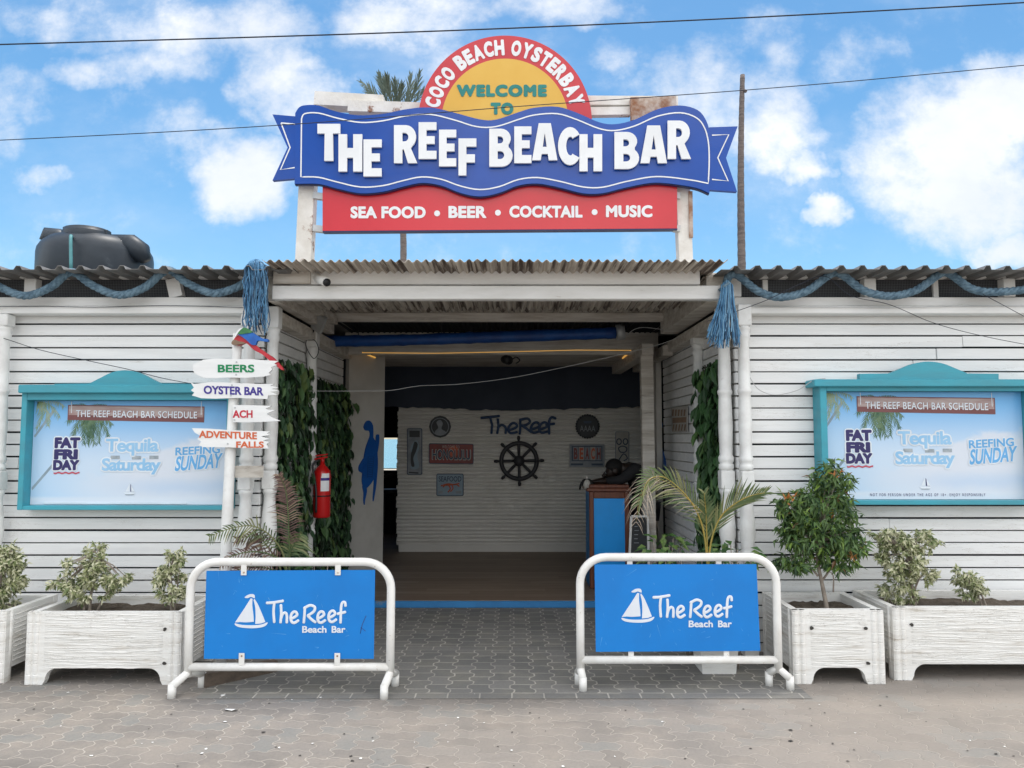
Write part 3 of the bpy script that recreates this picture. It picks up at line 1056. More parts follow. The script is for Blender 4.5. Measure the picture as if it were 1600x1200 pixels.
# sun disc
pd = on_plane(YS, -.005)
cx_, cy_ = 789, 191
arc = [(cx_ + 136 * cos(t), cy_ - 136 * sin(t)) for t in [radians(-6 + 192 * i / 64) for i in range(65)]]
disc = MB().prism([pd(*q) for q in arc], NV, .05).build('sun_disc', 'disc_red', sign)
arc = [(cx_ + 99.5 * cos(t), cy_ - 99.5 * sin(t)) for t in [radians(-5 + 190 * i / 56) for i in range(57)]]
MB().prism([pd(*q, .004) for q in arc], NV, .0035).build('sun_core', 'disc_yellow', disc)
text_mb('WELCOME', lambda x, y, h: pd(x, y, .0045 + h), 714, 132.5, 854, 151, .003, bold=.075, spacing=1.2).build('lettering', 'letter_teal', disc)
text_mb('TO', lambda x, y, h: pd(x, y, .0045 + h), 767, 160.5, 802, 179, .003, bold=.075, spacing=1.2).build('lettering', 'letter_teal', disc)
mb = MB()
ARC = 'COCO BEACH OYSTERBAY'
wd = {'C': 1.0, 'O': 1.08, 'B': 1.0, 'E': .9, 'A': 1.1, 'H': 1.08, 'Y': 1.05, 'S': .92, 'T': .95, 'R': 1.0, ' ': .55}
tot = sum(wd[c] for c in ARC)
t0, t1 = radians(168.5), radians(13)
pos = 0.0
for c in ARC:
    mid = pos + wd[c] / 2; pos += wd[c]
    if c == ' ': continue
    th = t0 + (t1 - t0) * mid / tot
    hw = abs(t1 - t0) / tot * wd[c] / 2 * .84
    def q(uu, vv, th=th, hw=hw):
        dxx = (uu - .5) * 2 * hw * 118
        dyy = (vv - .5) * 24
        rr = 117 + dyy
        return (cx_ + rr * cos(th) + dxx * sin(th), cy_ - rr * sin(th) + dxx * cos(th))
    text_mb(c, lambda x, y, h: pd(x, y, .0005 + h), 0, 0, 1, 1, .003, bold=.062, mb=mb, quad=q)
mb.build('lettering', 'letter_white', disc)
# red panel
pr = on_plane(YS, .0)
rp = MB().prism([pr(*q) for q in ((504, 284), (1058, 282), (1058, 357), (504, 361))], NV, .06).build('red_panel', 'sign_red', sign)
MB().prism([pr(*q) for q in ((504.4, 360.8), (1058.4, 356.8), (1058.6, 358.8), (504, 362.8))], NV, .061).build('panel_edge', 'banner_edge', rp)
for s_, xa, xb in (('SEA FOOD', 548, 665), ('BEER', 701, 760), ('COCKTAIL', 796, 910), ('MUSIC', 947, 1019)):
    dy_ = (548 - (xa + xb) / 2) * .0045
    text_mb(s_, lambda x, y, h: pr(x, y, .0005 + h), xa, 323 + dy_, xb, 341.5 + dy_, .003, bold=.048, spacing=1.05).build('lettering', 'letter_white', rp)
for cx0, cy0 in ((683, 333.5), (778, 332.5), (929, 331.5)):
    MB().prism([pr(cx0 + 4.6 * cos(t * pi / 8), cy0 + 4.6 * sin(t * pi / 8), .003) for t in range(16)], NV, .0028).build('dot', 'letter_white', rp)
# ribbon
pb_ = on_plane(YS, .05)
TOP = [(128, 282), (140, 264), (160, 257), (200, 258), (250, 275), (320, 288), (400, 284), (470, 270), (545, 264), (620, 280), (700, 301), (750, 302), (820, 279), (870, 265),
       (940, 262), (1000, 280), (1070, 310), (1120, 316), (1180, 302), (1250, 270), (1320, 258), (1375, 272), (1402, 305), (1416, 350)]
BOT = [(1412, 530), (1370, 513), (1290, 500), (1230, 498), (1150, 513), (1080, 530), (1020, 530), (950, 513), (880, 500), (820, 506), (760, 529), (700, 540), (640, 529),
       (580, 506), (520, 498), (460, 510), (400, 525), (330, 530), (260, 516), (200, 501), (126, 501)]
body = s2(z1_(TOP), 4) + s2(z1_(BOT), 4)
ban = MB().prism([pb_(*q) for q in body], NV, .05).build('ribbon', 'banner_blue', sign)
MB().prism([pb_(x, y + 1.2, -.012) for x, y in body], NV, .034).build('ribbon_edge', 'banner_edge', ban)
lt = MB().prism([pb_(*q, -.004) for q in z1_([(57, 285), (128, 291), (128, 484), (57, 490), (104, 388)])], NV, .04).build('ribbon_tail', 'banner_blue', sign)
rt = MB().prism([pb_(*q, -.004) for q in z1_([(1412, 325), (1500, 322), (1464, 420), (1498, 525), (1412, 519)])], NV, .04).build('ribbon_tail', 'banner_blue', sign)


def line_px(pts, w, to3d, h, mb=None, closed=False):
    """thin raised stripe of width w (picture px) along pts"""
    mb = mb or MB()
    k = len(pts)
    L_, R2 = [], []
    for i in range(k):
        if closed: a, b = pts[i - 1], pts[(i + 1) % k]
        else: a, b = pts[max(i - 1, 0)], pts[min(i + 1, k - 1)]
        dx_, dy_ = b[0] - a[0], b[1] - a[1]
        l_ = sqrt(dx_ * dx_ + dy_ * dy_) or 1
        nx, ny = -dy_ / l_ * w / 2, dx_ / l_ * w / 2
        L_.append(to3d(pts[i][0] + nx, pts[i][1] + ny, h)); R2.append(to3d(pts[i][0] - nx, pts[i][1] - ny, h))
    vs = L_ + R2
    fs = [(i, (i + 1) % k, k + (i + 1) % k, k + i) for i in range(k if closed else k - 1)]
    return mb.add(vs, fs)


itop = [(148, 300), (158, 284), (200, 282), (260, 298), (330, 311), (400, 306), (470, 291), (545, 286), (620, 303), (690, 324), (750, 324), (820, 302), (870, 288), (940, 284),
        (1000, 302), (1070, 330), (1120, 336), (1180, 322), (1250, 292), (1320, 281), (1370, 296), (1395, 325), (1408, 370), (1411, 430), (1408, 500)]
ibot = [(1370, 492), (1290, 481), (1230, 480), (1150, 495), (1080, 512), (1020, 511), (950, 494), (880, 482), (820, 488), (760, 510), (700, 519), (640, 508), (580, 487), (520, 480),
        (460, 492), (400, 507), (330, 511), (260, 496), (200, 481), (146, 480)]
line_px(s2(z1_(itop), 4) + s2(z1_(ibot), 4), 2.0, pb_, .003, closed=True).build('outline', 'letter_white', ban)
line_px(z1_([(84, 312), (128, 316)]), 2.0, pb_, -.001, line_px(z1_([(84, 312), (112, 388), (82, 457), (128, 450)]), 2.0, pb_, -.002)).build('outline', 'letter_white', lt)
line_px(z1_([(1420, 350), (1472, 348), (1438, 420), (1470, 492), (1420, 487)]), 2.0, pb_, -.001).build('outline', 'letter_white', rt)


def arcp(cx0, cy0, rx, ry, a0, a1, n=10):
    return [(cx0 + rx * cos(radians(a0 + (a1 - a0) * i / n)), cy0 + ry * sin(radians(a0 + (a1 - a0) * i / n))) for i in range(n + 1)]


GL = {
    'T': [[(0, 1), (1, 1), (1, .74), (.68, .74), (.70, 0), (.30, 0), (.32, .74), (0, .74)]],
    'H': [[(0, 0), (0, 1), (.36, 1), (.36, .63), (.62, .63), (.62, 1), (1, 1), (1, 0), (.62, 0), (.62, .37), (.36, .37), (.36, 0)]],
    'E': [[(0, 0), (0, 1), (1, 1), (1, .79), (.44, .79), (.44, .62), (.90, .62), (.90, .41), (.44, .41), (.44, .22), (1, .22), (1, 0)]],
    'F': [[(0, 0), (0, 1), (1, 1), (1, .78), (.44, .78), (.44, .57), (.92, .57), (.92, .35), (.44, .35), (.44, 0)]],
    'A': [[(0, 0), (.26, 1), (.74, 1), (1, 0), (.66, 0), (.62, .17), (.38, .17), (.34, 0)], [(.42, .36), (.58, .36), (.5, .74)]],
    'R': [[(0, 0), (0, 1), (.5, 1)] + arcp(.5, .69, .45, .31, 88, -50, 9) + [(.72, .40), (1, 0), (.60, 0), (.42, .36), (.36, .36), (.36, 0)],
          [(.36, .57), (.36, .80)] + arcp(.46, .685, .16, .115, 90, -90, 8)],
    'B': [[(0, 0), (0, 1), (.5, 1)] + arcp(.5, .745, .42, .255, 88, -40, 8) + arcp(.52, .29, .48, .29, 50, -90, 9),
          [(.36, .61), (.36, .80)] + arcp(.46, .705, .14, .095, 90, -90, 6), [(.36, .20), (.36, .41)] + arcp(.48, .305, .16, .105, 90, -90, 6)],
    'C': [arcp(.56, .5, .56, .5, 38, 322, 22) + [(.66, .30)] + arcp(.58, .5, .2, .25, 292, 68, 12) + [(.66, .70)]],
}
LET = [('T', 500, 535, 200, 257), ('H', 532.5, 569, 216, 273.5), ('E', 571, 599, 224, 281), ('R', 618, 654, 202, 260.5), ('E', 656, 683.5, 197.5, 254), ('E', 687.5, 714, 209, 265.5),
       ('F', 717.5, 745, 222.5, 279.5), ('B', 765, 801, 207.5, 266), ('E', 803.5, 830, 204, 260.5), ('A', 831, 870, 199, 256), ('C', 871, 904, 205, 263.5), ('H', 904, 939, 216, 273),
       ('B', 958, 996, 212.5, 269.5), ('A', 998, 1039, 202.5, 260.5), ('R', 1040, 1076, 195, 254)]
for ch, xa, xb, ya, yb_ in LET:
    def fn(vs, xa=xa, xb=xb, ya=ya, yb_=yb_):
        return [pb_(xa + p.x * (xb - xa), yb_ + p.y * (ya - yb_), .012 + (p.z + .5) * .020) for p in vs]
    def fe(vs, xa=xa, xb=xb, ya=ya, yb_=yb_):
        return [pb_(xa + p.x * (xb - xa), yb_ + p.y * (ya - yb_), .001 + (p.z + .5) * .0305) for p in vs]
    curve_to_mb(poly_curve(GL[ch]), fn).build('letter', 'letter_white', ban)
    gl2 = [[((x - .5) * .985 + .5, (y - .5) * .985 + .5) for x, y in pl] for pl in GL[ch]]

# ------------------------------------------------------------------ ropes
def rope(name, label, nodes, Y, r, tas, side):
    o = thing(name, label, 'rope', P(tas[0], tas[1], Y), 'braided ropes looped under the roof edges')
    path = smooth_pts([P(x, y, Y) for x, y in nodes], 14)
    # even steps
    L = [0]
    for a, b in zip(path, path[1:]): L.append(L[-1] + (b - a).length)
    step = .012
    pts = []; j = 0; d = 0
    while d < L[-1]:
        while L[j + 1] < d: j += 1
        t = (d - L[j]) / (L[j + 1] - L[j]); pts.append(path[j].lerp(path[j + 1], t)); d += step
    mb = MB()
    for k in range(4):
        st_ = []
        for i, p in enumerate(pts):
            a = 2 * pi * (i * step) / .17 + k * pi / 2
            t = (pts[min(i + 1, len(pts) - 1)] - pts[max(i - 1, 0)]).normalized()
            up = Vector((0, 1, 0)); s_ = t.cross(up).normalized()
            st_.append(p + (s_ * cos(a) + up * sin(a)) * r * .52)
        mb.tube(st_, r * .56, 7)
    mb.build('braid', 'blue_rope', o)
    return o


YRp = 5.66
rope_l = rope('swag_rope', 'thick grey blue braided rope swagged under the left roof edge', [(-60, 452), (-38, 424), (-5, 446), (39, 462), (80, 448), (111, 425), (145, 446), (186, 461), (226, 449), (262, 422), (292, 442), (333, 458), (372, 448), (392, 432)],
              YRp, .029, (400, 412), -1)
rope_r = rope('swag_rope', 'thick grey blue braided rope swagged under the right roof edge', [(1136, 452), (1136, 437), (1145, 428), (1158, 434), (1185, 455), (1219, 464.5), (1260, 455), (1292, 432), (1306, 426), (1320, 432), (1350, 454), (1390, 462.5), (1430, 454), (1462, 432), (1474, 426),
              (1488, 430), (1518, 451), (1555, 456), (1610, 450), (1650, 428)], YRp, .029, (1135, 440), 1)


def tassel(parent, fn, n, r=.0032, m='blue_strand'):
    mb = MB()
    for i in range(n): mb.tube(fn(i), r, 4, smooth=False)
    return mb.build('tassel', m, parent)


random.seed(21)
def fl_(i):
    a = rnd(-1, 1); Yt = YRp - .05 + rnd(-.05, .05)
    x0 = 400 + a * 13; ln = rnd(478, 524) if random.random() < .8 else rnd(440, 480)
    dxx = rnd(-5, 5)
    pts = [P(x0 + rnd(-2, 2), 430, Yt), P(x0 - a * 2, 407 + 6 * abs(a) + rnd(-3, 5), Yt - .03)]
    pts += [P(x0 + a * 4 + rnd(-3, 3) + dxx * t, 413 + (ln - 413) * t, Yt - .05 + rnd(-.01, .01)) for t in (.12, .3, .5, .7, .88, 1)]
    return smooth_pts(pts, 2)
tassel(rope_l, fl_, 170)
def fr_(i):
    a = rnd(-1, 1); Yt = YRp - .04 + rnd(-.05, .05)
    yb2 = rnd(515, 545)
    x0, x1_ = 1136 + a * 9, 1131 + a * 26
    pts = [P(x0, 437 + abs(a) * 8, Yt), P(x0 + a * 1, 458, Yt - .03)]
    pts += [P(x0 + (x1_ - x0) * t + rnd(-1.6, 1.6), 462 + (yb2 - 462) * t, Yt - .03 + rnd(-.008, .008)) for t in (.2, .4, .6, .8, 1)]
    return smooth_pts(pts, 2)
tassel(rope_r, fr_, 190)
MB().tube([P(1136 + i * 1.2 - 6, 446 + i * 1.5, YRp - .06) for i in range(3)], .05, 10).build('knot', 'blue_rope', rope_r)
MB().lathe([(-.05, .03), (-.03, .06), (.02, .068), (.05, .05), (.07, .02)], P(400, 420, YRp), 12).build('knot', 'blue_strand', rope_l)

# ------------------------------------------------------------------ notice boards
def notice_board(label, fr, po, cor, ped, extra):
    """fr: outer frame px (x0,y0,x1,y1); po: poster px box; cor: cornice (x0,x1,y0,y1); ped: pediment"""
    Yf = 5.75
    o = thing('notice_board', label, 'notice board', P((fr[0] + fr[2]) / 2, fr[3], YW), 'turquoise schedule boards on the walls')
    A, B_ = P(fr[0], fr[1], Yf), P(fr[2], fr[3], Yf)
    a, b = P(po[0], po[1], Yf), P(po[2], po[3], Yf)
    mb = MB()
    mb.box(A.x, a.x, Yf, YW - .003, B_.z, A.z, .003).box(b.x, B_.x, Yf, YW - .003, B_.z, A.z, .003)
    mb.box(a.x, b.x, Yf + .002, YW - .004, a.z, A.z, .003).box(a.x, b.x, Yf + .002, YW - .004, B_.z, b.z, .003)
    mb.build('frame', 'teal_paint', o)
    c0, c1 = P(cor[0], cor[2], Yf - .04), P(cor[1], cor[3], Yf - .04)
    MB().box(c0.x, c1.x, Yf - .04, YW - .004, c1.z, c0.z, .006).build('cornice', 'teal_paint', o)
    f = on_plane(Yf)
    sx0, sx1, sy, ax0, ax1, ay = ped
    pts = [(sx0, cor[2] + 1), (sx0, sy), (ax0, sy - .5)]
    pts += s2([(ax0, sy - .5), (ax0 + (ax1 - ax0) * .14, sy - (sy - ay) * .40), (ax0 + (ax1 - ax0) * .32, sy - (sy - ay) * .85), ((ax0 + ax1) / 2, ay), (ax1 - (ax1 - ax0) * .32, sy - (sy - ay) * .85), (ax1 - (ax1 - ax0) * .14, sy - (sy - ay) * .40), (ax1, sy - .5)], 5)[1:]
    pts += [(sx1, sy), (sx1, cor[2] + 1)]
    MB().prism([f(*q) for q in pts], NV, .05).build('pediment', 'teal_paint', o)
    Yp = 5.84
    k = Yp / Yf
    pa, pb2 = Vector((a.x, Yp, a.z)), Vector((b.x, Yp, b.z))
    W_, H_ = pb2.x - pa.x, pa.z - pb2.z
    pst = MB().box(pa.x + .002, pb2.x - .002, Yp, Yp + .006, pb2.z + .002, pa.z - .002).build('poster', 'poster_print', o)
    # printed matter, in the left board's picture coordinates; uv of the poster
    def T(x, y, h=0.0):
        return Vector((pa.x + (x - 43) / 306 * W_, Yp - h, pa.z - (y - 625) / 166 * H_))
    lay = .0006
    def poly(pts, m, lv, name='print'):
        return MB().prism([T(x, y, lay * lv) for x, y in pts], NV, .0005).build(name, m, pst)
    # palms
    random.seed(5)
    mbp = MB(); mbd = MB()
    def fro(x, y, ang, L, droop, mbx, k=16, wl=12):
        px_, py_ = x, y; aa = ang
        for i in range(k):
            t = i / k
            nx, ny = px_ + cos(aa) * L / k, py_ - sin(aa) * L / k
            for sg in (-1, 1):
                bl = aa + sg * rnd(.5, 1.0)
                l2 = wl * (1 - t * .6) * rnd(.7, 1.1)
                tx, ty = px_ + cos(bl) * l2, py_ - sin(bl) * l2 + l2 * .45
                tx = min(max(tx, 44.5), 347); ty = max(ty, 626); qx = max(px_, 44.5); qy = max(py_, 626)
                hh = .0012 + .00004 * (len(mbx.f) % 14)
                mbx.add([T(qx, qy, hh), T(qx + 1.8, max(qy - .4, 626), hh), T(tx, ty, hh)], [(0, 1, 2)])
            px_, py_ = nx, ny; aa -= droop / k
    for an in (20, -5, -35, -60, 60): fro(48, 627, radians(an), 46, 1.2, mbp, 14, 13)
    for an, L_ in ((195, 40), (225, 52), (248, 58), (265, 60), (285, 58), (303, 60), (322, 56), (340, 46), (255, 46), (295, 46)): fro(128, 638, radians(an), L_, .6 if an > 270 else -.6, mbd, 20, 17)
    for an, L_ in ((170, 34), (10, 36), (30, 30), (150, 30)): fro(128, 636, radians(an), L_, .9 if an < 90 else -.9, mbd, 12, 9)
    poly([(72, 640), (76, 642), (47, 684), (44.5, 682)], 'print_trunk', 1)
    poly([(74, 727), (79, 727), (46, 768), (44.5, 764)], 'print_trunk', 1)
    mbp.build('palm_print', 'print_leaf_pale', pst)
    mbd.build('palm_print', 'print_leaf', pst)
    # hanging plank title
    poly([(96, 632), (308, 634.5), (308, 660), (96, 656)], 'print_plank_dark', 4, 'title_plank')
    poly([(97.5, 633.5), (306.5, 636), (306.5, 652), (97.5, 648)], 'print_plank', 5, 'title_plank')
    sl_ = lambda u_, v_, d=0.0: (109 + u_ * 188 + d, 640.2 + u_ * 2.6 + (1 - v_) * 11 + d)
    text_mb('THE REEF BEACH BAR SCHEDULE', lambda x, y, h: T(x, y, .0037 + h), 0, 0, 1, 1, .0004, bold=.012, spacing=1.06, quad=lambda u_, v_: sl_(u_, v_, .8)).build('lettering', 'print_plank_dark', pst)
    text_mb('THE REEF BEACH BAR SCHEDULE', lambda x, y, h: T(x, y, .0044 + h), 0, 0, 1, 1, .0004, bold=.012, spacing=1.06, quad=sl_).build('lettering', 'print_white', pst)
    line_px([(101.5, 626.5), (101.8, 645)], 1.0, T, .0036, line_px([(303, 626.5), (303.3, 648)], 1.0, T, .0036)).build('hanger_print', 'print_white', pst)
    # three nights
    def words(s, x0, y0, x1, y1, m, bold, halo, lv, spacing=1.0, quad=None, shear=0.0, grow=1.6):
        if halo:
            q2 = (lambda u_, v_: quad((u_ - .5) * (1 + grow * 2 / (x1 - x0)) + .5, (v_ - .5) * (1 + grow * 2 / (y1 - y0)) + .5)) if quad else None
            text_mb(s, lambda x, y, h: T(x, y, lv + h), x0 - grow, y0 - grow, x1 + grow, y1 + grow, .0003, bold=halo, spacing=spacing, quad=q2, shear=shear, lift=.00004).build('lettering', 'print_white', pst)
        text_mb(s, lambda x, y, h: T(x, y, lv + .0008 + h), x0, y0, x1, y1, .0003, bold=bold, spacing=spacing, quad=quad, shear=shear).build('lettering', m, pst)
    for s_, x0_, x1_, y0_, y1_ in (('FAT', 78, 117, 684, 701), ('FRI', 78, 114, 703, 719), ('DAY', 77, 117, 720, 736)):
        words(s_, x0_, y0_, x1_, y1_, 'print_navy', .075, .16, .0022)
    poly([(78 + i * 2, 739.3 + sin(i * 1.2) * .8) for i in range(21)] + [(118 - i * 2, 741.8 + sin((20 - i) * 1.2) * .8) for i in range(21)], 'print_red', 5, 'underline')
    for (xx, yy1) in ((172, 716), (205, 716.5), (232, 716)):
        poly([(xx - 7, yy1 - 3), (xx + 7, yy1 - 3), (xx + 7, yy1 + 2.5), (xx - 7, yy1 + 2.5)], 'print_grey', 3, 'block')
    words('Tequila', 157, 686, 239, 713, 'print_sky', .035, .12, .0025, .92)
    words('Saturday', 152, 717, 243, 743, 'print_sky', .035, .12, .0025, .90)
    words('REEFING', 266, 699, 333, 713, 'print_blue', .03, .11, .0025, 1.0, quad=lambda u_, v_: (265 + u_ * 69, 713 - u_ * 4 - v_ * 13))
    words('SUNDAY', 265, 712, 337, 738, 'print_blue', .03, .10, .0025, .96, quad=lambda u_, v_: (264.5 + u_ * 71 + v_ * 3, 738 - u_ * 5.5 - v_ * 24))
    # little boat
    poly([(196, 757), (190, 770), (196.4, 770)], 'print_white', 4, 'boat_print')
    poly([(197.2, 758), (203.5, 770.5), (197.4, 770)], 'print_navy', 4, 'boat_print')
    poly([(198.2, 760), (204.5, 770.2), (199.0, 770)], 'print_white', 6, 'boat_print')
    poly([(187, 771), (206, 771), (202, 775), (191, 775)], 'print_white', 4, 'boat_print')
    poly([(189, 774.2), (204, 774.2), (202, 775.6), (191, 775.6)], 'print_grey', 6, 'boat_print')
    if extra:
        words('NOT FOR PERSON UNDER THE AGE OF 18+. ENJOY RESPONSIBLY', 112, 781.5, 287, 787.2, 'print_navy', .0, 0, .002, 1.5)
    else:
        MB().obox(T(65, 787.8, .004), T(285, 788.6, .004), (0, 1, 0), .012, .006).build('slip', 'print_white', pst)
    return o


notice_board('turquoise framed schedule poster board on the left wall, beside the arrow signpost', (34.5, 607, 356, 797), (42, 625, 350, 790.5), (28, 362, 601, 614), (85, 330, 599.5, 140, 250, 578.5), False)
notice_board('turquoise framed schedule poster board on the right wall, above the planters', (1281, 600, 1634, 789), (1291.5, 611, 1616, 782), (1272.5, 1632, 592.5, 604), (1343.5, 1560.5, 584, 1390, 1512, 565), True)

# ------------------------------------------------------------------ signpost with boards, parrot
YP = 5.50
spo = thing('signpost', 'leaning white pole with ragged painted arrow boards reading BEERS, OYSTER BAR and ADVENTURE FALLS', 'signpost', (G(343, 1034).x, YP, 0))
a, b = P(343, 1036, YP), P(371.5, 522, YP)
pts = [a.lerp(b, t) + Vector((.006 * sin(t * 7), .004 * sin(t * 11), 0)) for t in [i / 14 for i in range(15)]]
pts[0].z = 0.0
MB().tube(pts, [.043 - .009 * i / 14 + .0015 * sin(i * 2.3) for i in range(15)], 12).build('pole', 'white_column', spo)
z6 = lambda pts: [(280 + x / 5.333, 480 + y / 5.333) for x, y in pts]
BO = [
    ([(115, 480), (150, 462), (200, 437), (300, 428), (430, 432), (600, 433), (760, 445), (825, 448), (790, 470), (815, 482), (765, 500), (775, 520), (745, 545), (760, 565), (700, 578), (560, 588), (400, 585), (300, 592), (220, 590), (160, 570), (125, 545), (112, 520)],
     [('BEERS', 322, 478, 626, 544, 'txt_green', 0)]),
    ([(95, 628), (120, 640), (250, 625), (400, 628), (520, 634), (640, 638), (790, 640), (760, 655), (825, 668), (770, 680), (830, 697), (760, 705), (820, 728), (740, 735), (735, 765), (600, 760), (480, 756), (300, 762), (180, 758), (130, 742), (105, 735), (125, 712), (98, 692), (122, 670)],
     [('OYSTER BAR', 205, 660, 703, 730, 'txt_purple', .03)]),
    ([(446, 815), (600, 817), (770, 822), (720, 845), (745, 855), (800, 858), (730, 885), (760, 910), (842, 948), (700, 955), (560, 960), (448, 958)],
     [('ACH', 446, 858, 612, 922, 'txt_red', 0)]),
    ([(105, 1008), (250, 1012), (430, 1025), (600, 1030), (760, 1035), (730, 1050), (762, 1062), (680, 1078), (755, 1095), (700, 1112), (755, 1122), (725, 1140), (748, 1178), (600, 1176), (420, 1168), (200, 1165), (160, 1150), (185, 1120), (150, 1098), (175, 1070), (130, 1045)],
     [('ADVENTURE', 165, 1035, 648, 1095, 'txt_orange', .03), ('FALLS', 475, 1118, 705, 1172, 'txt_orange', 0)]),
]
for i, (pl, ws_) in enumerate(BO):
    Yb = YP - .062
    f = on_plane(Yb)
    bd = MB().prism([f(*q) for q in z6(pl)], NV, .018).build('arrow_board', 'wood_sign_white', spo)
    for s_, x0, y0, x1, y1, m_, sl2 in ws_:
        (xa, ya), (xb, yb_) = z6([(x0, y0)])[0], z6([(x1, y1)])[0]
        text_mb(s_, lambda x, y, h: f(x, y, .0006 + h), 0, 0, 1, 1, .0015, bold=.035, quad=lambda u_, v_: (xa + u_ * (xb - xa), yb_ + v_ * (ya - yb_) + (u_ - .5) * sl2 * (xb - xa))).build('lettering', m_, bd)
    for px_, py_ in {0: [(478, 458), (475, 562)], 1: [(440, 650), (430, 736)], 2: [(466, 838), (461, 940), (742, 888)], 3: [(412, 1042), (405, 1138)]}[i]:
        (qx, qy), = z6([(px_, py_)])
        MB().prism([f(qx + 1.5 * cos(t * pi / 4), qy + 1.5 * sin(t * pi / 4), .003) for t in range(8)], NV, .0029).build('screw', 'grey_metal', bd)
# bare board joining pole and column
MB().obox(P(366, 737, 5.56), P(411, 737, 5.70), (0, 0, 1), .02, .085).build('brace_board', 'weathered_beam', spo)

YQ = YP - .05
par = thing('parrot_figure', 'painted parrot cutout with red tail and blue wings, perched on top of the signpost', 'parrot figure', P(372, 535, YQ))
f = on_plane(YQ)
def rprism(pts, m, nm, h, th, par_=None):
    mb = MB().prism([f(x, y, h) for x, y in s2(z6(pts), 3, True)], NV, th)
    return mb.build(nm, m, par_ or par)
rprism([(478, 240), (520, 232), (580, 270), (640, 320), (720, 378), (790, 425), (862, 508), (850, 520), (760, 450), (690, 392), (620, 355), (560, 300), (520, 312), (485, 318), (445, 292)], 'parrot_red', 'body', 0, .03)
rprism([(492, 225), (540, 205), (600, 205), (650, 235), (700, 262), (742, 268), (738, 290), (660, 280), (640, 315), (605, 312), (570, 280), (530, 250)], 'parrot_blue', 'wing', .012, .03)
rprism([(488, 215), (520, 185), (555, 172), (590, 190), (615, 212), (560, 222), (510, 228)], 'parrot_green', 'nape', .018, .03)
rprism([(448, 288), (470, 272), (500, 285), (540, 292), (552, 305), (510, 312), (470, 318), (445, 310)], 'tan_board', 'claw', .02, .02)
rprism([(486, 212), (510, 185), (540, 172), (520, 190), (500, 212), (478, 245), (470, 240)], 'letter_white', 'beak', .02, .02)

# ------------------------------------------------------------------ barriers
def strokes(lines, r, to3d, h=.001, sq=.18):
    mb = MB()
    for pl in lines:
        pts = [to3d(x, y, h) for x, y in pl]
        rr = r / F * pts[0].y
        # rounded ends
        q = [pts[0]] + pts + [pts[-1]]
        d0 = (pts[0] - pts[1]).normalized() * rr * .6; d1 = (pts[-1] - pts[-2]).normalized() * rr * .6
        q[0] = pts[0] + d0; q[-1] = pts[-1] + d1
        mb.tube(q, [rr * .55] + [rr] * len(pts) + [rr * .55], 10, flat=(NV, sq))
    return mb


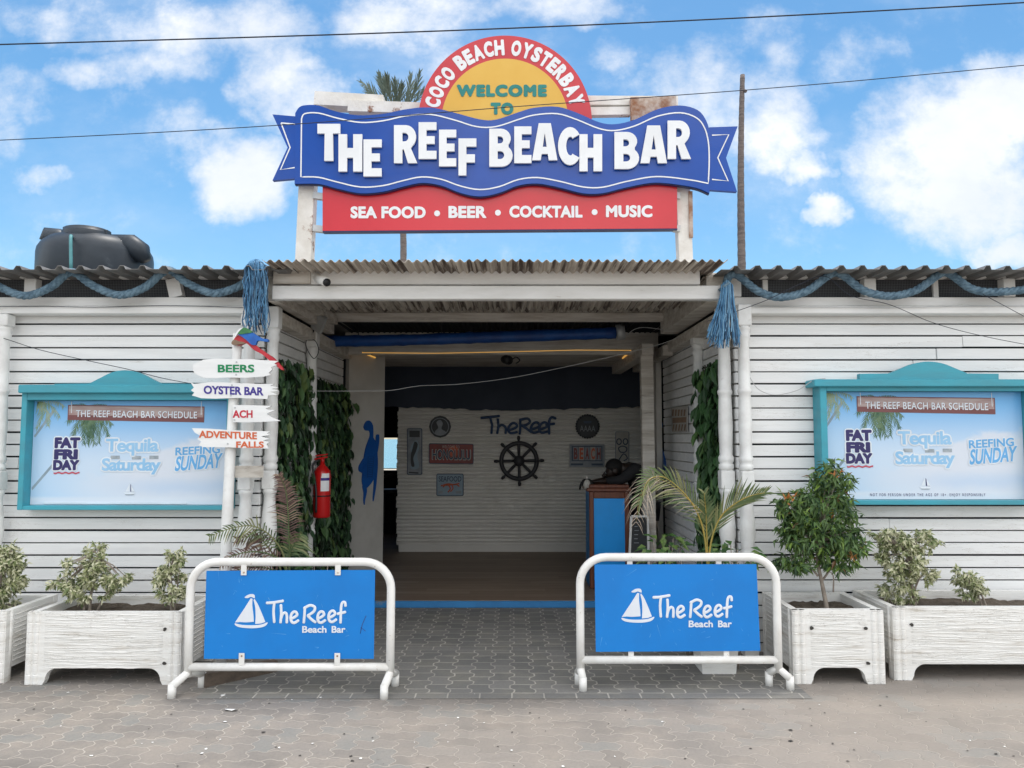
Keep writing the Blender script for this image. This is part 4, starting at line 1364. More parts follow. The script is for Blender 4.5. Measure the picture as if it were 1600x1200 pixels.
def barrier(label, Yu, xl, xr, ytop, ybot, feet, pq, clips, clip_front, txt):
    """Yu distance of the hoop; xl,xr uprights; feet px (front); pq panel corners; txt maps logo picture px"""
    o = thing('barrier', label, 'barrier', (P((xl + xr) / 2, 1000, Yu).x, Yu, 0), 'white hoop barriers in front of the entrance')
    r = .0265
    A, B_ = P(xl, ytop, Yu), P(xr, ytop, Yu)
    zt_ = A.z; zb = P(xl, ybot, Yu).z
    R = .17
    pts = [(A.x, Yu, .10)]
    pts += [(A.x, Yu, zt_ - R - .25)]
    for i in range(9):
        t = pi / 2 * i / 8
        pts.append((A.x + R - R * cos(t), Yu, zt_ - R + R * sin(t)))
    for i in range(9):
        t = pi / 2 * i / 8
        pts.append((B_.x - R + R * sin(t), Yu, zt_ - R + R * cos(t)))
    pts += [(B_.x, Yu, zt_ - R - .25), (B_.x, Yu, .10)]
    MB().tube(pts, r, 14).tube([(A.x, Yu, zb), (B_.x, Yu, zb)], r * .96, 14).build('hoop', 'white_metal', o)
    for ux, (fx, fy), sx in ((A.x, feet[0], -1), (B_.x, feet[1], 1)):
        g = G(fx, fy)
        bx = ux - (g.x - ux) * .8
        bk = Yu + (Yu - g.y) * 1.1
        MB().tube([(g.x, g.y, 0), (g.x, g.y + .004, .083)], r * .95, 12).tube([(g.x, g.y, .07), (ux, Yu, .125), (bx, bk, .083)], r * .95, 12).tube([(bx, bk, .09), (bx, bk, 0)], r * .95, 12).build('foot', 'white_metal', o)
    Yp = Yu - .012
    f = on_plane(Yp)
    pnl = MB().prism([f(*q) for q in pq], NV, .006).build('panel', 'barrier_blue', o)
    for cx0, up in clips:
        ya, yb_ = ((ytop + 2, pq[0][1] + 7) if up else (pq[3][1] - 9, ybot - 2))
        yo = Yp - .010 if clip_front else Yp + .009
        c = P(cx0, ya, yo); d = P(cx0, yb_, yo)
        cl = MB().box(c.x - .018, c.x + .018, yo, yo + .004, d.z, c.z, .0015).build('clip', 'white_metal', o)
        if clip_front:
            MB().lathe([(0, .006), (.003, .005)], P(cx0, (yb_ - 4.5) if up else (ya + 4.5), yo - .001), 8, axis=(0, -1, 0)).build('screw', 'rust', cl)
    # logo: boat and writing
    g = lambda x, y, h=0.0: f(*txt(x, y), h)
    q = lambda pts: [g(x, y, .0022) for x, y in pts]
    lg = MB()
    lg.prism(q(s2([(528, 330), (500, 375), (470, 420), (443, 461)], 4) + s2([(470, 458), (500, 460), (545, 457)], 3) + s2([(543, 420), (537, 370), (538, 332)], 3)), NV, .002)
    lg.prism(q(s2([(547, 332), (565, 358), (590, 415), (607, 458)], 4) + [(585, 466), (553, 469)] + s2([(555, 430), (553, 380), (544, 340)], 3)), NV, .002)
    lg.prism(q(s2([(443, 466), (480, 474), (535, 476), (585, 472), (620, 460), (607, 480), (570, 490), (520, 492), (470, 487), (446, 477)], 3, True)), NV, .002)
    lg.prism(q(s2([(495, 325), (515, 310), (540, 307), (550, 316), (549, 329), (530, 322), (512, 328)], 3, True)), NV, .002)
    lg.build('boat_logo', 'logo_white', pnl)
    E_ = lambda x, y, k=1.0: s2([(x + 2, y + 38), (x + 20, y + 30), (x + 35, y + 17), (x + 30, y + 3), (x + 18, y), (x + 5, y + 12), (x, y + 35), (x + 6, y + 55), (x + 21, y + 60), (x + 42, y + 47)], 4)
    L = [s2([(615, 355), (650, 353), (704, 344)], 3), s2([(657, 352), (652, 400), (656, 460)], 3),
         s2([(692, 366), (694, 410), (690, 462)], 3), s2([(693, 440), (700, 418), (714, 408), (724, 420), (724, 462)], 4), E_(745, 403),
         s2([(822, 378), (820, 420), (816, 463)], 3), s2([(818, 384), (850, 368), (876, 378), (870, 402), (838, 424)], 4), s2([(838, 424), (860, 446), (880, 460)], 3),
         E_(891, 402), E_(951, 398), s2([(1043, 372), (1040, 352), (1026, 354), (1019, 380), (1016, 463)], 4), s2([(1000, 414), (1022, 410), (1042, 404)], 3)]
    L = [[txt(x, y) for x, y in pl] for pl in L]
    strokes(L, 2.1, f).build('lettering', 'logo_white', pnl)
    for s_, xa, xb in (('Beach', 808, 940), ('Bar', 968, 1043)):
        (x0, y0), (x1, y1) = txt(xa, 480), txt(xb, 517)
        text_mb(s_, lambda x, y, h: f(x, y, .0006 + h), x0, y0, x1, y1, .002, bold=.03).build('lettering', 'logo_white', pnl)
    random.seed(int(xl))
    # scratches in the paint
    sc_ = MB()
    for i in range(34):
        x, y = rnd(pq[0][0] + 8, pq[1][0] - 8), rnd(pq[0][1] + 5, pq[2][1] - 5)
        an = rnd(0, 6.28); l_ = rnd(2, 9) if i > 3 else rnd(15, 28)
        dx_, dy_ = cos(an) * l_, sin(an) * l_
        w_ = rnd(.25, .75)
        sc_.add([f(x, y, .0003), f(x + dx_, y + dy_, .0003), f(x + dx_ - dy_ / l_ * w_, y + dy_ + dx_ / l_ * w_, .0003)], [(0, 1, 2)])
    sc_.build('scratches', 'print_blue', pnl)
    return o, f, pnl


T1 = lambda x, y: (240 + x / 3.478, 840 + y / 3.478)
bl, fL, pnlL = barrier('white hoop barrier with blue sailboat panel, on the left, clips screwed to its face', 4.97, 299, 611.5, 878, 1042, ((268, 1091), (600, 1092)),
        ((322.5, 892), (586, 890.5), (584, 1029.5), (318.5, 1029.5)), ((381, 1), (528, 1), (377.5, 0), (527, 0)), True, T1)
T2 = lambda x, y: (860 + (x - 55 + (x - 440) * -.005) / 3.478, 840 + (y - 30) / 3.478)
br, fR, pnlR = barrier('white hoop barrier with blue sailboat panel, on the right, in front of the small palm', 5.06, 906, 1212, 870.5, 1031, ((911, 1080), (1235, 1078)),
        ((929, 882), (1182, 881.5), (1188, 1017), (931, 1018.5)), ((984, 1), (1123, 1), (986, 0), (1135, 0)), False, T2)
mbk = MB()
line_px([(572, 962), (566, 976), (563, 990), (564, 980), (571, 986)], .9, fL, .0005, mbk)
mbk.build('scribble', 'print_navy', pnlL)

# ------------------------------------------------------------------ planters
def planter(label, x0, x1, yf, yback, ztop, zbot, seed):
    random.seed(seed)
    o = thing('planter', label, 'planter', ((x0 + x1) / 2, (yf + yback) / 2, 0), 'white concrete planters with feet')
    mb = MB()
    w = .05
    def front(y, sgn, xa, xb):
        # panel face with arched opening between the feet
        pts = [(xa, 0), (xa, ztop), (xb, ztop), (xb, 0), (xb - .115, 0)]
        Rr = zbot * .72
        pts += [(xb - .115 - .015 - Rr * (1 - cos(t)), zbot - Rr + Rr * sin(t)) for t in [pi / 2 * i / 7 for i in range(8)]]
        pts += [(xa + .115 + .015 + Rr * (1 - cos(t)), zbot - Rr + Rr * sin(t)) for t in [pi / 2 * (7 - i) / 7 for i in range(8)]]
        pts += [(xa + .115, 0)]
        mb.prism([(x, y, z) for x, z in pts], (0, -sgn, 0), w)
    front(yf, 1, x0, x1)
    front(yback, -1, x0, x1)
    mb.box(x0 + .004, x0 + w, yf + w, yback - w, zbot * .8, ztop - .002).box(x1 - w, x1 - .004, yf + w, yback - w, zbot * .8, ztop - .002)
    mb.box(x0 + w, x1 - w, yf + w, yback - w, zbot + .01, zbot + .04)
    # wavy relief: fine horizontal ribs across the face
    k = int((ztop - zbot) / .0125)
    for i in range(k):
        z = zbot + .006 + i * (ztop - zbot - .012) / k
        pts = []
        xs0 = x0 + .12
        while xs0 < x1 - .15:
            xe = min(x1 - .12, xs0 + rnd(.12, .55))
            n = max(2, int((xe - xs0) / .035)); pts = []
            zj = z + rnd(-.003, .003); wv = rnd(.002, .006); fq = rnd(6, 13); p0 = rnd(0, 6)
            for j in range(n + 1):
                x = xs0 + (xe - xs0) * j / n
                pts.append((x, yf - .0005, zj + wv * sin(x * fq + p0) + .0015 * sin(x * 41 + i)))
            rr_ = rnd(.0028, .0048)
            mb.tube(pts, [rr_ * (.3 + .7 * sin(pi * (j + .4) / (n + .8))) for j in range(n + 1)], 5, smooth=True, flat=(Vector((0, 1, 0)), .7))
            xs0 = xe + rnd(-.03, .05)
    for ys, dy_ in ((x0, -1), (x1, 1)):
        for i in range(int((ztop - zbot) / .03)):
            z = zbot + .015 + i * .03
            mb.tube([(ys - dy_ * .002, yf + .09, z), (ys - dy_ * .002, (yf + yback) / 2, z + .003), (ys - dy_ * .002, yback - .09, z)], .005, 4, smooth=False, flat=(Vector((1, 0, 0)), .6))
    mb.build('trough', 'concrete_white', o)
    # bamboo-like corner pilasters
    for cx0, sx in ((x0, 1), (x1, -1)):
        pm = MB()
        for q in range(2):
            xx = cx0 + sx * (.022 + q * .045)
            rr = .021 - q * .002
            zz = 0.0; pr_ = []
            while zz < ztop + .001:
                pr_ += [(zz + .0005, rr * .80), (zz + .005, rr), (min(zz + .062, ztop), rr * 1.02)]
                zz += .066
            pm.lathe(pr_, (xx, yf + .008, 0), 12, smooth=False)
        yy2 = yf + .055
        pm.lathe([(0, .020), (ztop - .004, .020)], (cx0 + sx * .012, yy2, 0), 10)
        pm.build('pilaster', 'concrete_white', o)
    for hx in (x0 + .115, x1 - .115):
        for hz in (ztop - .11, zbot + .03):
            hx2, hz2 = hx + rnd(-.012, .012), hz + rnd(-.01, .01)
            if random.random() < .75: MB().prism([(hx2 + rnd(.008, .018) * cos(k * .785), yf - .0065, hz2 + rnd(.007, .014) * sin(k * .785)) for k in range(8)], NV, .004).build('bolt_hole', 'litter_dark', o)
    # soil
    vs, fs = [], []
    nx, ny = 24, 8
    for j in range(ny + 1):
        for i in range(nx + 1):
            vs.append((x0 + w + (x1 - x0 - 2 * w) * i / nx, yf + w + (yback - yf - 2 * w) * j / ny, ztop - .06 + rnd(-.012, .012)))
    for j in range(ny):
        for i in range(nx): fs.append((j * (nx + 1) + i, j * (nx + 1) + i + 1, (j + 1) * (nx + 1) + i + 1, (j + 1) * (nx + 1) + i))
    MB().add(vs, fs, True).build('soil', 'soil', o)
    return o


g0 = G(38, 1070); g1 = G(281, 1070)
ZT = P(0, 957, g0.y).z
planter('long white concrete planter standing beside the left barrier', g0.x, g1.x, g0.y, g0.y + .58, ZT, .105, 1)
planter('white concrete planter cut off by the left edge of the photo', g0.x - 1.12, G(9, 1066).x, g0.y + .03, g0.y + .60, ZT, .105, 2)
g2 = G(1240, 1069); g3 = G(1384, 1069)
planter('small square white concrete planter holding the big leafy shrub', g2.x, g3.x, g2.y, g2.y + .60, P(0, 953, g2.y).z, .105, 3)
g4 = G(1398, 1063)
planter('long white stained concrete planter at the right end, with a leaning bush', g4.x, g4.x + 1.45, g4.y, g4.y + .60, P(0, 949, g4.y).z, .105, 4)

# ------------------------------------------------------------------ plants
def shrub(name, label, cat, base, blobs, m, leaf, nper, stems, group=None, droop=.5, extra=None):
    """blobs: (centre, radii, clusters)"""
    o = thing(name, label, cat, base, group)
    mb = MB()
    for c, rad, k in blobs:
        for _ in range(k):
            d = rdir(); rr = rnd(.35, 1.0) ** .5
            p = Vector(c) + Vector((d.x * rad[0], d.y * rad[1], d.z * rad[2])) * rr
            tw = (Vector((d.x, d.y, rnd(-.1, .9))) + rdir() * .4).normalized()
            for j in range(nper):
                q = p + tw * leaf[0] * .27 * (j % 5) + rdir() * .010
                dd = (tw * .5 + rdir() * .9 + Vector((0, 0, -droop * rnd(.2, 1.2)))).normalized()
                nn = (Vector((0, -.25, 1)) + rdir() * .7).normalized()
                s_ = rnd(.7, 1.2)
                mb.leaf(q, dd, nn, leaf[0] * s_, leaf[1] * s_, rnd(.1, .5), droop=rnd(.2, 1))
    mb.build('foliage', m, o)
    st_ = MB()
    for pts, r0 in stems: st_.tube(smooth_pts(pts, 4), [r0 * (1 - .6 * i / (len(pts) * 4 - 4)) for i in range(len(pts) * 4 - 3)], 7)
    # twigs reaching into the foliage
    for c, rad, k in blobs:
        for _ in range(5):
            d = rdir()
            b0 = Vector(stems[0][0][-1]) if (Vector(stems[0][0][-1]) - Vector(c)).length < 1 else Vector(c)
            e = Vector(c) + Vector((d.x * rad[0], d.y * rad[1], abs(d.z) * rad[2])) * .8
            st_.tube([b0, b0.lerp(e, .5) + Vector((0, 0, .02)), e], [.006, .004, .002], 5)
    st_.build('stem', 'stem_grey', o)
    if extra: extra(o)
    return o


random.seed(101)
FI = 'variegated ficus bushes in the planters'
ys_ = g0.y + .28
S_ = lambda x, y, Y=ys_: P(x, y, Y)
u_ = ys_ / F
shrub('ficus_bush', 'wide pale variegated bush with a tall middle shoot in the long left planter', 'bush', S_(142, 955),
      [(S_(143, 920), (34 * u_, .16, 18 * u_), 44), (S_(153, 888), (10 * u_, .07, 20 * u_), 20), (S_(186, 906), (15 * u_, .08, 11 * u_), 15), (S_(118, 912), (20 * u_, .09, 14 * u_), 17), (S_(96, 912), (12 * u_, .05, 6 * u_), 6), (S_(116, 881), (7 * u_, .04, 9 * u_), 7), (S_(150, 862), (7 * u_, .04, 8 * u_), 9)],
      'ficus', (.039, .017), 20, [([S_(140, 958), S_(142, 930), S_(150, 900), S_(154, 872)], .012), ([S_(132, 958), S_(125, 930), S_(100, 912)], .008), ([S_(150, 958), S_(168, 925), S_(190, 905)], .008)], FI)
shrub('ficus_bush', 'narrow pale variegated bush next to the left barrier', 'bush', S_(266, 955),
      [(S_(264, 902), (18 * u_, .11, 16 * u_), 26), (S_(270, 886), (11 * u_, .07, 12 * u_), 11), (S_(268, 928), (20 * u_, .1, 14 * u_), 20), (S_(276, 872), (6 * u_, .04, 8 * u_), 7)],
      'ficus', (.039, .017), 20, [([S_(268, 958), S_(267, 930), S_(264, 900)], .011), ([S_(272, 958), S_(276, 925), S_(280, 895)], .007)], FI)
shrub('ficus_bush', 'pale variegated bush cut off by the left edge of the photo', 'bush', S_(3, 955),
      [(S_(2, 905), (22 * u_, .16, 44 * u_), 90), (S_(14, 915), (16 * u_, .1, 12 * u_), 14), (S_(10, 880), (12 * u_, .08, 16 * u_), 14), (S_(14, 864), (7 * u_, .04, 7 * u_), 7)],
      'ficus', (.039, .017), 20, [([S_(-2, 958), S_(0, 920), S_(4, 880)], .012)], FI)
ys2 = g4.y + .26
S2 = lambda x, y: P(x, y, ys2)
shrub('ficus_bush', 'tall pale variegated bush in the right end planter', 'bush', S2(1415, 950),
      [(S2(1408, 880), (29 * u_, .14, 30 * u_), 70), (S2(1395, 850), (18 * u_, .1, 16 * u_), 24), (S2(1440, 848), (16 * u_, .1, 18 * u_), 24), (S2(1405, 925), (22 * u_, .11, 16 * u_), 26), (S2(1440, 900), (18 * u_, .08, 12 * u_), 14), (S2(1376, 838), (8 * u_, .05, 8 * u_), 6)],
      'ficus', (.040, .0175), 20, [([S2(1430, 950), S2(1424, 910), S2(1418, 870)], .014), ([S2(1426, 930), S2(1436, 905), S2(1446, 895)], .008)], FI)
shrub('ficus_bush', 'little pale bush leaning to the left in the right end planter', 'bush', S2(1540, 952),
      [(S2(1512, 912), (15 * u_, .08, 10 * u_), 15), (S2(1505, 900), (8 * u_, .05, 9 * u_), 8), (S2(1520, 930), (14 * u_, .07, 9 * u_), 14), (S2(1530, 918), (10 * u_, .06, 8 * u_), 8)],
      'ficus', (.037, .0155), 20, [([S2(1542, 952), S2(1534, 930), S2(1520, 912)], .009), ([S2(1536, 952), S2(1526, 925), S2(1510, 905)], .006)], FI)
ys3 = g2.y + .30
S3 = lambda x, y: P(x, y, ys3)
u3 = ys3 / F
def tips(o):
    mb = MB()
    for (x, y, n_) in ((1222, 778, 12), (1320, 868, 8), (1296, 740, 6), (1285, 802, 7)):
        for _ in range(n_):
            d = (rdir() + Vector((0, -.3, .6))).normalized()
            mb.leaf(S3(x + rnd(-8, 8), y + rnd(-5, 5)) + Vector((0, -.16, 0)), d, (0, -.5, 1), rnd(.04, .06), .014, .3)
    mb.build('new_leaves', 'orange_leaf', o)
shrub('leafy_shrub', 'big dense green shrub with orange new leaves in the small square planter', 'shrub', S3(1290, 955),
      [(S3(1283, 800), (48 * u3, .21, 34 * u3), 115), (S3(1276, 842), (46 * u3, .2, 32 * u3), 98), (S3(1300, 756), (22 * u3, .11, 20 * u3), 46), (S3(1246, 795), (24 * u3, .14, 18 * u3), 40), (S3(1318, 848), (22 * u3, .12, 30 * u3), 52),
       (S3(1240, 884), (19 * u3, .1, 13 * u3), 28), (S3(1252, 830), (24 * u3, .12, 22 * u3), 36), (S3(1308, 880), (17 * u3, .09, 14 * u3), 22), (S3(1230, 826), (8 * u3, .05, 8 * u3), 6), (S3(1342, 862), (8 * u3, .05, 14 * u3), 8), (S3(1300, 737), (10 * u3, .06, 8 * u3), 12)],
      'green_leaf', (.068, .021), 8, [([S3(1293, 956), S3(1285, 915), S3(1278, 880), S3(1276, 850)], .017), ([S3(1284, 908), S3(1300, 885), S3(1312, 860)], .009), ([S3(1278, 900), S3(1262, 880), S3(1250, 862)], .008), ([S3(1302, 925), S3(1302, 900), S3(1295, 893)], .006)], None, .8, tips)


def frond(pts, Ys, mbl, mbs, ll, r=.008, n=26, t0=.18, spread=.9, droop=.7, tipl=.45, width=.013, sides=(-1, 1), up=0.0, bias=None):
    path = smooth_pts([P(x, y, Y) for (x, y), Y in zip(pts, Ys)], 10)
    k = len(path)
    mbs.tube(path, [r * (1 - .8 * i / (k - 1)) for i in range(k)], 6)
    for i in range(n):
        t = t0 + (1 - t0) * i / (n - 1)
        fi = min(t * (k - 1), k - 1.001); a = int(fi)
        p = path[a].lerp(path[a + 1], fi - a)
        tg = (path[min(a + 2, k - 1)] - path[max(a - 1, 0)]).normalized()
        side = tg.cross(Vector((0, 1, 0)))
        side = side.normalized()
        env = (sin(pi * min(1, (t - t0) / (1 - t0) * .8 + .2)) ** .6) * (1 - (1 - tipl) * max(0, t - .6) / .4)
        for s_ in sides:
            d = tg * (1 - spread * .45) + side * s_ * spread + Vector((0, rnd(-.55, .25), up)) + rdir() * .10
            if bias: d = d.normalized() + Vector(bias[0]).lerp(Vector(bias[1]), t)
            mbl.blade(p, d, ll * max(env, .35) * rnd(.85, 1.1), width, droop * rnd(.6, 1.3), nrm=(0, -1, .4))


random.seed(55)
yp_ = 5.25
pot = thing('plant_pot', 'square white tapered pot of the small palm behind the right barrier', 'pot', (G(1120, 1054).x, 5.25, 0))
mbp = MB()
gx0, gx1 = G(1098, 1054).x, G(1150, 1054).x
mid = (gx0 + gx1) / 2
hw = (gx1 - gx0) / 2
def sq(h, z, y0): return [(mid - h, y0, z), (mid + h, y0, z), (mid + h, y0 + 2 * h, z), (mid - h, y0 + 2 * h, z)]
yq = G(1120, 1054).y
mbp.add(sq(hw, 0, yq) + sq(hw * 1.35, .42, yq - .03) + sq(hw * 1.15, .42, yq - .01) + sq(hw * 1.12, .38, yq - .01), [(3, 2, 1, 0)] + [(a, (a + 1) % 4, 4 + (a + 1) % 4, 4 + a) for a in range(4)] + [(4 + a, 4 + (a + 1) % 4, 8 + (a + 1) % 4, 8 + a) for a in range(4)] + [(8 + a, 8 + (a + 1) % 4, 12 + (a + 1) % 4, 12 + a) for a in range(4)])
mbp.build('vessel', 'concrete_white', pot)
MB().add(sq(hw * 1.13, .39, yq - .01), [(0, 1, 2, 3)]).build('soil', 'soil', pot)

palm = thing('small_palm', 'small palm with yellow stems and fraying arched fronds behind the right barrier', 'palm', (mid, 5.32, .39))
ll, ls, lp = MB(), MB(), MB()
frond([(1107, 950), (1105, 880), (1098, 825), (1082, 788), (1060, 762), (1035, 745), (1012, 752), (1000, 785)], [5.3, 5.3, 5.28, 5.22, 5.16, 5.1, 5.06, 5.04], ll, ls, .25, n=30, t0=.30, droop=.3, width=.011, bias=((-.1, 0, 1.1), (-.9, 0, -.5)))
frond([(1107, 950), (1107, 880), (1114, 835), (1128, 805), (1150, 786), (1172, 775), (1195, 770)], [5.3, 5.3, 5.28, 5.25, 5.2, 5.16, 5.12], ll, ls, .24, n=26, t0=.34, droop=.15, width=.011, bias=((.2, 0, 1.1), (.9, 0, .75)))
frond([(1107, 940), (1106, 880), (1104, 830), (1103, 800), (1100, 770)], [5.3, 5.3, 5.3, 5.25, 5.15], ll, ls, .20, n=16, t0=.42, droop=.3, bias=((0, 0, .6), (0, 0, .8)))
frond([(1030, 752), (1012, 748), (1000, 775), (994, 815)], [5.1, 5.08, 5.05, 5.03], lp, ls, .18, r=.003, n=14, t0=.0, droop=.9, width=.005)
frond([(1097, 800), (1075, 780), (1045, 755), (1020, 745)], [5.2, 5.16, 5.12, 5.06], lp, ls, .20, r=.003, n=12, t0=.0, droop=.5, width=.005, sides=(1,), up=.5)
ll.build('leaflets', 'palm_green', palm)
lp.build('dry_leaflets', 'palm_pale', palm)
ls.build('rachis', 'palm_stem', palm)

palm2 = thing('small_palm', 'small palm with browned drying fronds behind the left barrier, by the signpost', 'palm', (P(452, 960, 5.5).x, 5.5, 0))
ll, ls, lp = MB(), MB(), MB()
frond([(455, 990), (453, 900), (452, 850), (450, 800), (446, 765), (436, 742)], [5.5, 5.5, 5.48, 5.46, 5.44, 5.4], lp, ls, .165, n=40, t0=.40, droop=.45, sides=(1, -1), width=.009, up=.15, spread=1.0)
frond([(455, 990), (446, 880), (425, 840), (395, 822), (360, 826), (328, 838)], [5.5, 5.45, 5.4, 5.35, 5.3, 5.25], ll, ls, .14, n=26, t0=.3, droop=.6, up=.2, width=.010)
frond([(455, 990), (446, 890), (425, 868), (395, 862), (365, 868), (345, 880)], [5.5, 5.42, 5.36, 5.3, 5.25, 5.22], lp, ls, .13, n=22, t0=.3, droop=.6, up=.1, width=.009)
frond([(455, 990), (452, 880), (460, 850), (472, 835)], [5.5, 5.5, 5.5, 5.5], ll, ls, .18, n=18, t0=.4, droop=.5)
frond([(455, 990), (440, 895), (415, 850), (400, 838), (370, 842)], [5.5, 5.48, 5.45, 5.4, 5.38], lp, ls, .15, n=20, t0=.35, droop=.6)
frond([(455, 990), (440, 905), (400, 885), (360, 895)], [5.5, 5.48, 5.45, 5.4], lp, ls, .15, n=20, t0=.35, droop=.6)
ll.build('leaflets', 'palm_green', palm2)
lp.build('dry_leaflets', 'palm_dry', palm2)
ls.build('rachis', 'palm_green', palm2)
for pxx, pyy, Y, lab, n_ in ((1038, 855, 5.9, 'low leafy herb beside the foot of the wooden post', 46), (1150, 868, 5.45, 'low leafy herb beside the pot behind the right barrier', 30), (1075, 872, 5.6, 'low leafy herb beneath the small palm', 50), (500, 895, 5.9, 'low leafy herb at the foot of the left ivy', 24)):
    o = thing('leafy_herb', lab, 'plant', (P(pxx, 900, Y).x, Y, 0), 'low leafy herbs behind the barriers')
    mb = MB(); sm = MB()
    c = P(pxx, pyy, Y)
    root_ = Vector((c.x, Y, 0))
    for i in range(n_):
        d = rdir(); p = c + Vector((d.x * (.14 if pxx != 1075 else .3), d.y * .12, d.z * .085))
        mb.leaf(p, (Vector((d.x, d.y - .3, rnd(-.4, .5)))), (0, -.4, 1), rnd(.07, .11), rnd(.04, .055), .2, droop=.6)
        if i % 6 == 0: sm.tube([root_, root_.lerp(p, .6) + Vector((0, 0, .06)), p], .004, 5)
    mb.build('leaves', 'herb_leaf', o); sm.build('stem', 'stem_grey', o)


def ivy(label, x, y0, y1, z0, z1, face, n, m, seed, size=.115, edge=None, net=True):
    random.seed(seed)
    o = thing('ivy_screen', label, 'climbing plant', (x, (y0 + y1) / 2, z0), 'leafy ivy screens beside the entrance')
    mb = MB()
    for i in range(n):
        y, z = rnd(y0 - .02, y1 + .04), rnd(z0, z1)
        dep = abs(random.gauss(0, .035)) + .012
        p = Vector((x + face * dep, y, z))
        d = Vector((face * rnd(.05, .5), rnd(-.45, .45), -1 + rnd(0, .35)))
        s_ = rnd(.5, 1.35)
        mb.leaf(p, d, (face, rnd(-.5, .3), .35), size * s_, size * .84 * s_, rnd(.1, .35), heart=True, droop=.4)
    mb.build('leaves', m, o)
    if net:
        sb = MB()
        for i in range(9):
            yk = y0 + (y1 - y0) * (i + .5) / 9
            sb.tube([(x + face * .006, yk + .03 * sin(q * 1.7 + i), z0 + (z1 - z0) * q / 8) for q in range(9)], .006, 5)
        for i in range(30):
            zk = z0 + (z1 - z0) * (i + .5) / 30
            sb.tube([(x + face * .008, y0, zk), (x + face * .008, y1, zk + rnd(-.05, .05))], .005, 4)
        sb.build('vines', 'ivy_net', o)
    return o


ivy('dark green ivy screen between the two left columns, by the signpost', XL + .022, 6.05, 7.02, .02, 2.24, 1, 820, 'ivy', 31, .10)
ivy('dark green ivy screen behind the red fire extinguisher', XL + .022, 7.24, 8.74, .08, 2.18, 1, 1150, 'ivy', 32, .10)
ivy('bright green ivy screen behind the right turned column and small palm', XR - .022, 6.06, 6.80, .02, 2.24, -1, 620, 'ivy_light', 33, .105)

# ------------------------------------------------------------------ fixtures on the front
ex = thing('fire_extinguisher', 'red fire extinguisher with white label hung before the dark ivy', 'fire extinguisher', PX(503, 808, -1.72))
ec = PX(503, 768, -1.735); r = .078
zb, zt2 = PX(503, 808, -1.735).z, PX(503, 727, -1.735).z
Ye = ec.y
MB().lathe([(0, r * .92), (.012, r), (zt2 - zb - .09, r), (zt2 - zb - .05, r * .9), (zt2 - zb - .02, r * .6), (zt2 - zb, r * .32), (zt2 - zb + .02, r * .3)], (ec.x, Ye, zb), 24).build('cylinder', 'fire_red', ex)
MB().lathe([(0, .02), (.05, .018)], (ec.x, Ye, zt2 + .018), 10).obox((ec.x - .07, Ye - .01, zt2 + .055), (ec.x + .05, Ye - .01, zt2 + .075), (0, 0, 1), .02, .014).obox((ec.x - .06, Ye - .01, zt2 + .085), (ec.x + .05, Ye - .01, zt2 + .10), (0, 0, 1), .02, .012).build('valve', 'fire_red', ex)
MB().tube(smooth_pts([(ec.x - .03, Ye - .02, zt2 + .05), (ec.x - .075, Ye - .05, zt2 + .0), (ec.x - .05, Ye - r * .9, zt2 - .12), (ec.x - .03, Ye - r - .012, zt2 - .25), (ec.x - .028, Ye - r - .012, zb + .05)], 5), .011, 8).build('hose', 'black_plastic', ex)
# label wrapped on the cylinder
vs, fs = [], []
for i in range(9):
    a = radians(-85 + 62 * i / 8)
    for z in (zb + .24, zb + .40): vs.append((ec.x + (r + .001) * cos(a), Ye + (r + .001) * sin(a), z - (.05 if i < 1 and z > zb + .3 else 0)))
for i in range(8): fs.append((2 * i, 2 * i + 2, 2 * i + 3, 2 * i + 1))
MB().add(vs, fs, True).build('label', 'letter_white', ex)
vs2 = [(v_[0] + .0006 * cos(radians(-85 + 62 * (i // 2) / 8)), v_[1] + .0006 * sin(radians(-85 + 62 * (i // 2) / 8)), zb + (.335 if i % 2 == 0 else .36)) for i, v_ in enumerate(vs)]
MB().add(vs2, fs, True).build('label_band', 'txt_purple', ex)
MB().lathe([(0, r + .003), (.012, r + .003)], (ec.x, Ye, zb + .19), 24).build('strap', 'black_plastic', ex)

cam_t = thing('security_camera', 'white bullet security camera on the canopy fascia', 'camera', P(494, 436, 5.66))
a, b = P(496, 434, 5.60), P(510, 441, 5.50)
MB().tube([a, b], .034, 12).build('housing', 'white_metal', cam_t)
MB().tube([b, b + (b - a).normalized() * .012], .029, 12).build('lens', 'black_plastic', cam_t)
MB().tube([P(494, 431, 5.66), a], .012, 8).lathe([(0, .026), (.01, .026)], P(494, 431, 5.655), 10, axis=(0, -1, 0)).build('bracket', 'white_metal', cam_t)

fl_t = thing('floodlight', 'tilted grey floodlight panel on top of the inner left column', 'floodlight', P(492, 520, 7.0))
MB().obox(P(494, 516, 6.95), P(503, 492, 6.85), (0, -1, .3), .11, .04).build('housing', 'grey_metal', fl_t)
MB().tube(smooth_pts([P(489, 530, 7.05), P(488, 520, 6.98), P(493, 512, 6.96)], 4), .010, 6).build('bracket', 'black_plastic', fl_t)

Yl = 8.50
led = thing('led_strip', 'glowing amber light strip along the edge of the plank ceiling', 'light strip', P(780, 549, Yl))
A, B_ = P(566, 551, Yl), P(985, 547.5, Yl)
MB().tube([A, P(680, 552, Yl), P(780, 550, Yl), P(900, 547, Yl), B_], .0034, 6).tube([A, P(596, 562.5, 9.4)], .009, 6).tube([B_, P(973, 560, 9.3)], .009, 6).build('tube', 'led', led)

